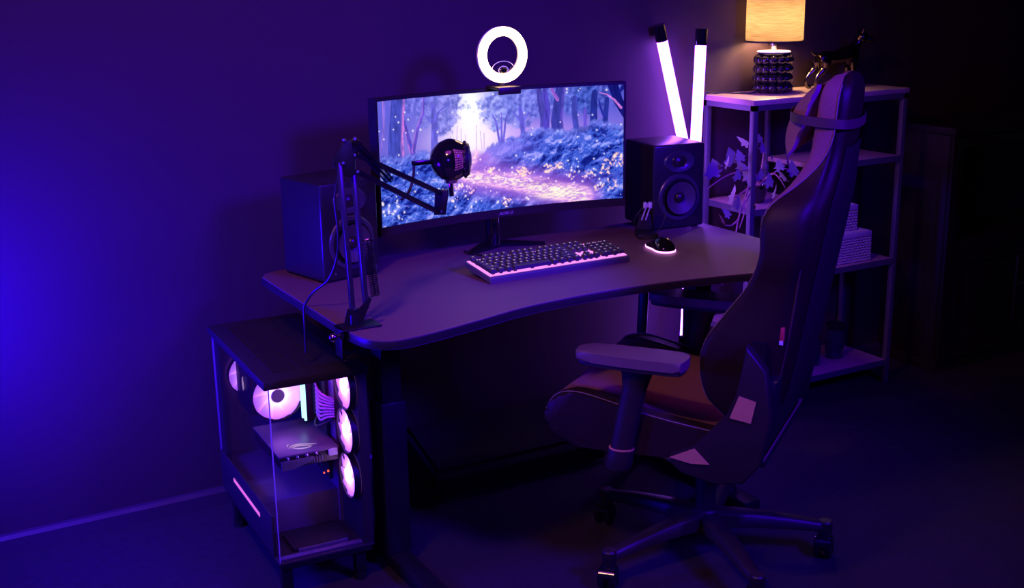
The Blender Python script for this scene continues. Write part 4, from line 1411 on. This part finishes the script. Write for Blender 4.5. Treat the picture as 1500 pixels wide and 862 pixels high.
# woven baskets
def basket(loc, w, d_, h, label, rz):
    t = thing('woven_basket', label, 'basket', loc, rz, 'woven baskets stacked on the shelf')
    b = B(); box(b, (-w / 2 + .006, -d_ / 2 + .006, .001), (w / 2 - .006, d_ / 2 - .006, h - .02), .003); obj('inner_body', b, M['rope'], t)
    nr = max(4, int(h / .011))
    per = 2 * (w + d_)
    b = B()
    for r_ in range(nr):
        z = .006 + (h - .024) * r_ / (nr - 1)
        n = int(per / .014)
        for k in range(n):
            s_ = (k + .5 * (r_ % 2)) / n * per
            if s_ < w:
                p = (-w / 2 + s_, -d_ / 2); sc = (1.15, .45, .55)
            elif s_ < w + d_:
                p = (w / 2, -d_ / 2 + s_ - w); sc = (.45, 1.15, .55)
            elif s_ < 2 * w + d_:
                p = (w / 2 - (s_ - w - d_), d_ / 2); sc = (1.15, .45, .55)
            else:
                p = (-w / 2, d_ / 2 - (s_ - 2 * w - d_)); sc = (.45, 1.15, .55)
            sph(b, (p[0], p[1], z), .0088, 6, sc)
    obj('weave', b, M['rope'], t, ang=180, stuff=True)
    b = B(); box(b, (-w / 2 - .004, -d_ / 2 - .004, h - .020), (w / 2 + .004, d_ / 2 + .004, h), .005, seg=3); lid = obj('lid', b, M['rope'], t)
    b = B()
    for k in range(int(w / .012)):
        x = -w / 2 + .006 + k * .012
        tube(b, [(x, -d_ / 2 - .002, h - .003), (x, 0, h + .001), (x, d_ / 2 + .002, h - .003)], .005, 6, 2)
    obj('lid_strands', b, M['rope'], lid, ang=180, stuff=True)
    return t


basket((3.148, 3.135, .484), .165, .165, .112, 'lower and wider white woven basket of the stack on the shelf', 0)
basket((3.118, 3.14, .598), .125, .125, .095, 'smaller white woven basket on top of the wider one', 0)

jr = thing('storage_jar', 'dark lidded glass jar alone on the right of the bottom shelf', 'jar', (3.185, 3.155, .094))
b = B(); lathe(b, [(0, 0), (.030, 0), (.034, .004), (.034, .095), (.030, .108), (.030, .114), (0, .114)], 32); obj('body', b, M['dark_glass'], jr)
b = B(); lathe(b, [(0, .114), (.033, .114), (.033, .132), (.030, .135), (0, .135)], 32); obj('lid', b, M['black_metal'], jr)
bt = thing('bottle', 'dark blue bottle at the left of the bottom shelf near the thin post', 'bottle', (3.055, 3.135, .094))
b = B(); lathe(b, [(0, 0), (.027, 0), (.030, .004), (.030, .075), (.024, .092), (.011, .104), (.010, .128), (0, .128)], 28); obj('body', b, M['dark_glass'], bt)
b = B(); lathe(b, [(0, .128), (.012, .128), (.012, .146), (0, .147)], 20); obj('cap', b, M['black_metal'], bt)

# ------------------------------------------------------------------ dark cabinet at the right
CB = Vector((4.07, 3.25, 0))
cab = thing('sideboard_cabinet', 'dark wooden cabinet with open top niche standing right of the shelf', 'cabinet', CB)
CX0, CX1, CY0, CY1, CZ = -.50, .50, -.25, .24, .945
b = B(); box(b, (CX0, CY0 + .02, .05), (CX0 + .03, CY1, CZ - .03), .002); obj('side_panel', b, M['dark_wood'], cab)
b = B(); box(b, (CX1 - .03, CY0 + .02, .05), (CX1, CY1, CZ - .03), .002); obj('side_panel', b, M['dark_wood'], cab)
b = B(); box(b, (CX0 - .012, CY0 - .012, CZ - .03), (CX1 + .012, CY1, CZ), .004); obj('top', b, M['dark_wood'], cab)
b = B(); box(b, (CX0 + .01, CY0 + .015, .0), (CX1 - .01, CY1, .06), .002); obj('plinth', b, M['dark_wood'], cab)
b = B(); box(b, (CX0 + .03, CY1 - .015, .06), (CX1 - .03, CY1, CZ - .03)); obj('back_panel', b, M['dark_wood'], cab)
b = B(); box(b, (CX0 + .03, CY0 + .01, .485), (CX1 - .03, CY1 - .015, .51), .002); obj('shelf_board', b, M['dark_wood'], cab)
b = B(); box(b, (CX0 + .03, CY0 + .01, .06), (CX1 - .03, CY1 - .015, .085), .002); obj('bottom_board', b, M['dark_wood'], cab)
for x in (CX0, CX1 - .055, -.03):
    b = B(); box(b, (x, CY0, .05), (x + .055, CY0 + .02, CZ - .03), .002); obj('stile', b, M['dark_wood'], cab)
for z0, z1 in ((CZ - .075, CZ - .03), (.47, .50), (.05, .10)):
    b = B(); box(b, (CX0 + .055, CY0 + .001, z0), (CX1 - .055, CY0 + .019, z1), .001); obj('rail', b, M['dark_wood'], cab)
for x0, x1 in ((CX0 + .058, -.033), (.028, CX1 - .058)):
    b = B()
    box(b, (x0, CY0 + .002, .103), (x0 + .045, CY0 + .02, .467), .002); box(b, (x1 - .045, CY0 + .002, .103), (x1, CY0 + .02, .467), .002)
    box(b, (x0 + .045, CY0 + .002, .103), (x1 - .045, CY0 + .02, .15), .002); box(b, (x0 + .045, CY0 + .002, .42), (x1 - .045, CY0 + .02, .467), .002)
    dr = obj('door', b, M['dark_wood'], cab)
    b = B(); box(b, (x0 + .045, CY0 + .010, .15), (x1 - .045, CY0 + .018, .42), .004); obj('door_panel', b, M['dark_wood'], dr)
    b = B(); sph(b, (x1 - .02 if x0 < 0 else x0 + .02, CY0 - .008, .30), .010, 12); obj('knob', b, M['black_metal'], dr)
cf = thing('decanter', 'cone-shaped dark bottle with shiny neck standing in the cabinet niche', 'bottle', (3.715, 3.10, .51))
b = B(); lathe(b, [(0, .0005), (.036, .0005), (.038, .006), (.018, .11), (.014, .125), (0, .125)], 28); obj('body', b, M['dark_glass'], cf)
b = B(); lathe(b, [(0, .125), (.015, .125), (.015, .15), (.012, .152), (0, .152)], 20); obj('neck_cap', b, M['chrome'], cf)

# ------------------------------------------------------------------ gaming chair (local: +X forward, +Y left)
HUB = (1.892, 2.307, 0)
ch = thing('gaming_chair', 'dark high-backed gaming chair with taupe fabric front and head pillow, facing the desk', 'chair', HUB, rad(126))
OFF = rad(126)
b = B(); lathe(b, [(0, .070), (.040, .070), (.046, .085), (.044, .125), (.034, .135), (0, .135)], 24); obj('base_hub', b, M['grey_plastic'], ch)
for k in range(5):
    a = rad(-177.3 + 72 * k) - OFF
    m_ = Matrix.Rotation(a, 4, 'Z')
    b = B()
    rows = []
    for i in range(11):
        t_ = i / 10
        x = .018 + .306 * t_
        w = .030 - .013 * t_
        zt = .131 - .010 * t_ - .028 * t_ * t_
        zb = zt - (.052 - .026 * t_)
        if i == 10:
            w *= .8
        rows.append([m_ @ Vector(p) for p in ((x, -w, zb + .006), (x, -w * .95, zt - .008), (x, -w * .55, zt), (x, w * .55, zt), (x, w * .95, zt - .008), (x, w, zb + .006), (x, w * .6, zb), (x, -w * .6, zb))])
    grid(b, rows, close_u=True, cap=True)
    lg = obj('base_leg', b, M['grey_plastic'], ch, ang=50)
    b = B(); lathe(b, [(0, .056), (.014, .056), (.018, .062), (.019, .095), (.016, .099), (0, .1)], 18, m_ @ Matrix.Translation((.318, 0, 0))); obj('leg_cap', b, M['grey_plastic'], lg)
    sw = rad([40, 160, 250, 20, 100][k])
    cm = m_ @ Matrix.Translation((.318, 0, 0)) @ Matrix.Rotation(sw, 4, 'Z') @ Matrix.Translation((.012, 0, 0))
    b = B(); vv = box(b, (-.014, -.006, .02), (.014, .006, .05), .002, cm); cyl(b, m_ @ Vector((.318, 0, .045)), m_ @ Vector((.318, 0, .075)), .006, n=12)
    cs = obj('caster', b, M['black_plastic'], ch)
    for sy in (-1, 1):
        b = B()
        lathe(b, [(0, 0), (.026, .0), (.0285, .003), (.0285, .013), (.026, .016), (.020, .0165), (.018, .0145), (0, .0145)], 24, cm @ axes((0, sy * .007, .0287), (1, 0, 0), (0, 0, 1), (0, sy, 0)))
        obj('wheel', b, M['gloss_black'], cs)
    b = B()
    rows = []
    for i in range(9):
        a2 = rad(20 + 150 * i / 8)
        rows.append([cm @ Vector((.031 * math.cos(a2), y, .0287 + .031 * math.sin(a2))) for y in (-.020, .020)])
    grid(b, rows)
    obj('wheel_hood', b, M['gloss_black'], cs)
b = B(); cyl(b, (0, 0, .12), (0, 0, .24), .028, .027, 24); cyl(b, (0, 0, .24), (0, 0, .33), .016, n=20); obj('gas_lift', b, M['black_plastic'], ch)
b = B(); box(b, (-.12, -.10, .315), (.13, .10, .365), .01); box(b, (-.05, -.045, .285), (.05, .045, .32), .008); obj('tilt_mechanism', b, M['black_metal'], ch)
b = B(); tube(b, [(-.03, -.05, .315), (-.05, -.18, .30), (-.065, -.27, .29)], .006, 8); box(b, (-.09, -.33, .282), (-.045, -.25, .294), .004); obj('height_lever', b, M['black_plastic'], ch)

# seat
def spl(zs_, vals, z):
    return float(np.interp(z, zs_, vals))


def cat(xs_, ys_, x):
    xs_ = list(xs_); i = max(0, min(len(xs_) - 2, int(np.searchsorted(xs_, x)) - 1))
    x0, x1 = xs_[i], xs_[i + 1]; t_ = (x - x0) / (x1 - x0)
    m0 = (ys_[i + 1] - ys_[max(i - 1, 0)]) / (xs_[i + 1] - xs_[max(i - 1, 0)]) * (x1 - x0)
    m1 = (ys_[min(i + 2, len(xs_) - 1)] - ys_[i]) / (xs_[min(i + 2, len(xs_) - 1)] - xs_[i]) * (x1 - x0)
    return (2 * t_ ** 3 - 3 * t_ ** 2 + 1) * ys_[i] + (t_ ** 3 - 2 * t_ ** 2 + t_) * m0 + (-2 * t_ ** 3 + 3 * t_ ** 2) * ys_[i + 1] + (t_ ** 3 - t_ ** 2) * m1


prof = smooth_path([(-.20, .452, 0), (-.085, .456, 0), (.06, .472, 0), (.18, .495, 0), (.26, .506, 0), (.315, .497, 0), (.345, .465, 0), (.352, .44, 0), (.345, .405, 0)], 5)
b = B()
rows = []
for p in prof:
    row = []
    for k in range(25):
        l = -.235 + .47 * k / 24
        q = abs(l) / .235
        dip = -.022 * (1 - q ** 2.4) * (1 if p.x < .3 else max(0, (p.y - .40) / .1) * .6)
        ex = .010 * (1 - q ** 2) if p.x > .3 else 0
        row.append((p.x + ex, l, p.y + dip))
    rows.append(row)
rows.append([(.30, r[1], .385) for r in rows[-1]])
rows.append([(-.20, r[1], .385) for r in rows[-1]])
grid(b, rows)
obj('seat_cushion', b, M['fabric'], ch, ang=70)
side = [(-.20, .40), (-.20, .45), (-.085, .456), (.06, .472), (.18, .497), (.26, .510), (.312, .500), (.340, .468), (.345, .44), (.337, .405), (.30, .378), (.2, .37), (.0, .378), (-.14, .385)]
sidep = [(p.x, p.y) for p in smooth_path([(x, y, 0) for x, y in side] + [(*side[0], 0)], 3)][:-1]
for s_ in (1, -1):
    b = B(); prism(b, sidep, .052, axes((0, s_ * .224, 0), (1, 0, 0), (0, 0, 1), (0, s_, 0)), bev=.014)
    obj('seat_bolster', b, M['leather'], ch, ang=60)
    b = B(); tube(b, [(x, s_ * .2655, z + .001) for x, z in side[1:9]], .0014, 5, 5); part_label(obj('seat_seam', b, M['thread'], ch), 'pale stitched seam')
b = B(); box(b, (-.2, -.22, .362), (.28, .22, .385), .006); obj('seat_pan', b, M['black_plastic'], ch)

# backrest: heights, wing-front position, half width, rear position
Zs = [.43, .49, .53, .607, .676, .744, .815, .885, .963, 1.005, 1.043, 1.10, 1.174, 1.235, 1.262, 1.278]
Fw = [-.125, -.095, -.058, -.039, -.052, -.096, -.145, -.171, -.173, -.188, -.222, -.252, -.262, -.268, -.275, -.288]
Wd = [.20, .238, .248, .255, .258, .252, .250, .262, .262, .242, .190, .150, .138, .128, .108, .070]
Fr = [-.200, -.215, -.228, -.245, -.257, -.268, -.280, -.292, -.304, -.311, -.317, -.324, -.332, -.336, -.333, -.325]
Fc = [-.135, -.140, -.145, -.150, -.158, -.170, -.182, -.192, -.204, -.214, -.232, -.250, -.262, -.270, -.282, -.298]


def back_section(z):
    fw = cat(Zs, Fw, z); w = cat(Zs, Wd, z); fr_ = cat(Zs, Fr, z); fc = cat(Zs, Fc, z)
    front = [(fc, 0), (fc, .35 * w), (fc + .004, .55 * w), (fc + (fw - fc) * .45, .74 * w), (fw - .006, .88 * w), (fw, .945 * w)]
    shell = [(fw, .945 * w), (fw - .008, .985 * w), (fw - .03 if fw - .03 > fr_ + .02 else (fw + fr_) / 2, 1.0 * w), (fr_ + .35 * (fw - fr_), .985 * w), (fr_ + .02, .88 * w), (fr_ + .003, .74 * w), (fr_, .4 * w), (fr_, 0)]
    al = smooth_path([(x, y, z) for x, y in front + shell[1:]], 5)
    cut = float(np.interp(z, [.90, .97, 1.0, 1.03, 1.057, 1.10, 1.148, 1.25], [26.5, 26.5, 27.5, 30.5, 33, 36, 39, 38]))      # the fabric wraps round the headrest's sides

    def at_(t_):
        i = min(int(t_), len(al) - 2)
        return al[i].lerp(al[i + 1], t_ - i)
    n_ = len(al) - 1
    return [at_(cut * k / 30) for k in range(31)], [at_(cut + (n_ - cut) * k / 34) for k in range(35)]


zz = np.concatenate([np.linspace(.43, 1.2, 64), np.linspace(1.21, 1.278, 14)])
fR, sR = [], []
for z in zz:
    f3, s3 = back_section(float(z))
    fl = [Vector((p.x, -p.y, p.z)) for p in f3[:0:-1]] + f3
    sl = s3 + [Vector((p.x, -p.y, p.z)) for p in s3[-2::-1]]
    fR.append(fl); sR.append(sl)
tip = Vector((-.312, 0, 1.283))
fR.append([Vector((tip.x, p.y * .3, tip.z)) for p in fR[-1]]); sR.append([Vector((tip.x, p.y * .3, tip.z)) for p in sR[-1]])
b = B(); grid(b, fR); obj('backrest_front', b, M['fabric'], ch, ang=80)
b = B(); grid(b, sR); b.faces.new([v for v in b.verts[:len(sR[0])]]); obj('backrest_shell', b, M['leather'], ch, ang=80)
# stitched seam where the fabric meets the leather
for s_ in (1, -1):
    b = B(); tube(b, [Vector((r[0].x - .002, s_ * (r[0].y + .0012), r[0].z)) for r in sR[2:-2:3]], .0016, 5, 2); part_label(obj('back_seam', b, M['thread'], ch), 'pale stitched seam')
# rear panel, raised
b = B()
rows = []
for z in np.linspace(.50, 1.12, 30):
    fr_ = cat(Zs, Fr, z); w = cat(Zs, Wd, z)
    hw = min(.62 * w, .15)
    rows.append([(fr_ - .001, -hw - .006, z), (fr_ - .008, -hw + .01, z), (fr_ - .010, 0, z), (fr_ - .008, hw - .01, z), (fr_ - .001, hw + .006, z)])
grid(b, rows)
obj('rear_panel', b, M['grey_plastic'], ch, ang=50)
for s_ in (1, -1):
    b = B(); tube(b, [(-.262, s_ * .183, 1.045), (-.283, s_ * .178, 1.03), (-.296, s_ * .182, 1.01), (-.288, s_ * .196, .985)], .0028, 6); obj('strap_loop', b, M['thread'], ch)
    b = B(); cyl(b, (-.287, s_ * .197, .985), (-.286, s_ * .198, .965), .004, n=10); obj('strap_pull', b, M['chrome'], ch)
    b = B(); tube(b, [(-.262, s_ * .232, .86), (-.25, s_ * .222, .76), (-.236, s_ * .222, .66), (-.222, s_ * .218, .58)], .003, 6); obj('side_piping', b, M['seam_dark'], ch)
b = B(); box(b, (-.235, .2315, .69), (-.222, .2385, .722), .001, Matrix.Rotation(0, 4, 'Z')); tgo = part_label(obj('fabric_tag', b, M['red_tag'], ch), 'small red fabric tag')
b = B(); box(b, (-.233, .2375, .680), (-.224, .2395, .690)); obj('tag_tip', b, M['white_plastic'], tgo)
# head pillow and its strap
b = B()
rows = []
for i in range(17):
    v = -1 + 2 * i / 16
    hw = .135 * (1 - .10 * (1 - v * v))
    row = []
    for k in range(21):
        l = -1 + 2 * k / 20
        th = .040 * ((1 - abs(v) ** 2.2) * (1 - abs(l) ** 4)) ** .7 + .002
        row.append((-.232 - .03 * v + .012 * (l * l) * 0 + th, l * hw, 1.180 + .076 * v + .008 * l * l * (1 if v > 0 else -1)))
    rows.append(row)
V1 = grid(b, rows)
rows2 = [[(p[0] - 2 * (p[0] - (-.232 - .03 * (-1 + 2 * i / 16))) * .8, p[1], p[2]) for p in row] for i, row in enumerate(rows)]
grid(b, [list(reversed(r)) for r in rows2])
bmesh.ops.remove_doubles(b, verts=b.verts, dist=.0045)
obj('head_pillow', b, M['pillow'], ch, ang=70)
b = B()
loop = smooth_path([(-.190, 0, 1.19), (-.20, .10, 1.188), (-.228, .140, 1.185), (-.262, .1445, 1.181), (-.30, .143, 1.178), (-.330, .120, 1.174), (-.344, .05, 1.171), (-.344, -.05, 1.171), (-.330, -.120, 1.174), (-.30, -.143, 1.178), (-.262, -.1445, 1.181), (-.228, -.140, 1.185), (-.20, -.10, 1.188), (-.190, 0, 1.19)], 5)
rows = []
cc_ = Vector((-.275, 0, 0))
for p in loop:
    n_ = (Vector((p.x, p.y, 0)) - cc_).normalized() * .0025
    rows.append([p + Vector((0, 0, -.011)), p + n_ + Vector((0, 0, -.010)), p + n_ + Vector((0, 0, .010)), p + Vector((0, 0, .011))])
grid(b, rows)
part_label(obj('pillow_strap', b, M['seam_dark'], ch), 'dark elastic strap round the headrest')
# hinge covers
br = [(-.161, .686), (-.208, .631), (-.225, .52), (-.205, .40), (-.165, .348), (-.10, .335), (-.015, .352), (.016, .378), (.012, .395), (-.05, .425), (-.10, .49), (-.128, .515), (-.150, .57)]
for s_ in (1, -1):
    b = B(); prism(b, br, .036, axes((0, s_ * .262, 0), (1, 0, 0), (0, 0, 1), (0, s_, 0)), bev=.006)
    hc = obj('hinge_cover', b, M['grey_plastic'], ch)
    b = B(); prism(b, [(-.150, .566), (-.190, .556), (-.180, .503), (-.130, .510)], .003, axes((0, s_ * .2985, 0), (1, 0, 0), (0, 0, 1), (0, s_, 0))); part_label(obj('inlay', b, M['gold'], hc), 'bronze-coloured inlay')
    b = B(); prism(b, [(.012, .390), (-.048, .421), (-.085, .386), (-.04, .382)], .003, axes((0, s_ * .2985, 0), (1, 0, 0), (0, 0, 1), (0, s_, 0))); part_label(obj('inlay', b, M['gold'], hc), 'bronze-coloured inlay')
    b = B(); box(b, (-.20, s_ * .262 - .004, .60), (-.168, s_ * .262 + .004, .69)); obj('hinge_arm', b, M['black_metal'], hc)
b = B(); prism(b, [(-.232, .60), (-.222, .52), (-.203, .41), (-.165, .349), (-.12, .342), (-.15, .44), (-.18, .60)], .524, axes((0, .262, 0), (1, 0, 0), (0, 0, 1), (0, -1, 0)), bev=.006)
obj('rear_cover', b, M['black_plastic'], ch)
# armrests
for s_ in (1, -1):
    lat_ = .285 * s_
    b = B()
    padp = smooth_path([(-.018, -.040, 0), (.0, -.046, 0), (.12, -.049, 0), (.225, -.040, 0), (.248, -.025, 0), (.250, 0, 0), (.248, .025, 0), (.225, .040, 0), (.12, .049, 0), (0, .046, 0), (-.018, .040, 0), (-.024, 0, 0), (-.018, -.040, 0)], 3)[:-1]
    prism(b, [(p.x, p.y) for p in padp], .024, axes((0, lat_, .612), (1, 0, 0), (0, 1, 0), (0, 0, 1)), bev=.008)
    ar = obj('armrest', b, M['pad'], ch, ang=60)
    b = B(); prism(b, [(p.x * .96 + .004, p.y * .92) for p in padp], .012, axes((0, lat_, .602), (1, 0, 0), (0, 1, 0), (0, 0, 1)), bev=.003); obj('pad_base', b, M['grey_plastic'], ar)
    b = B()
    rows = []
    for z, x, hx, hy in ((.602, .100, .055, .030), (.585, .101, .038, .026), (.55, .106, .031, .023), (.46, .124, .030, .022), (.375, .140, .029, .021)):
        rows.append([(x + hx * math.cos(2 * PI * k / 20), lat_ + hy * math.sin(2 * PI * k / 20), z) for k in range(20)])
    grid(b, rows, close_u=True, cap=True); obj('armrest_post', b, M['grey_plastic'], ch, ang=60)
    b = B()
    rows = []
    for z, x, hx, hy in ((.388, .138, .032, .024), (.375, .140, .033, .025), (.345, .146, .034, .026), (.336, .147, .031, .024)):
        rows.append([(x + hx * math.cos(2 * PI * k / 20), lat_ + hy * math.sin(2 * PI * k / 20), z) for k in range(20)])
    grid(b, rows, close_u=True, cap=True); co_ = obj('armrest_collar', b, M['grey_plastic'], ch, ang=60)
    b = B(); box(b, (.118, min(lat_, .12 * s_), .335), (.176, max(lat_, .12 * s_), .362), .006); obj('armrest_bracket', b, M['black_metal'], co_)
    b = B()
    rows = []
    for z, x, hx, hy in ((.3875, .138, .0325, .0245), (.391, .1375, .0325, .0245)):
        rows.append([(x + hx * math.cos(2 * PI * k / 20), lat_ + hy * math.sin(2 * PI * k / 20), z) for k in range(20)])
    grid(b, rows, close_u=True, cap=True); obj('collar_trim', b, M['gold'], co_)
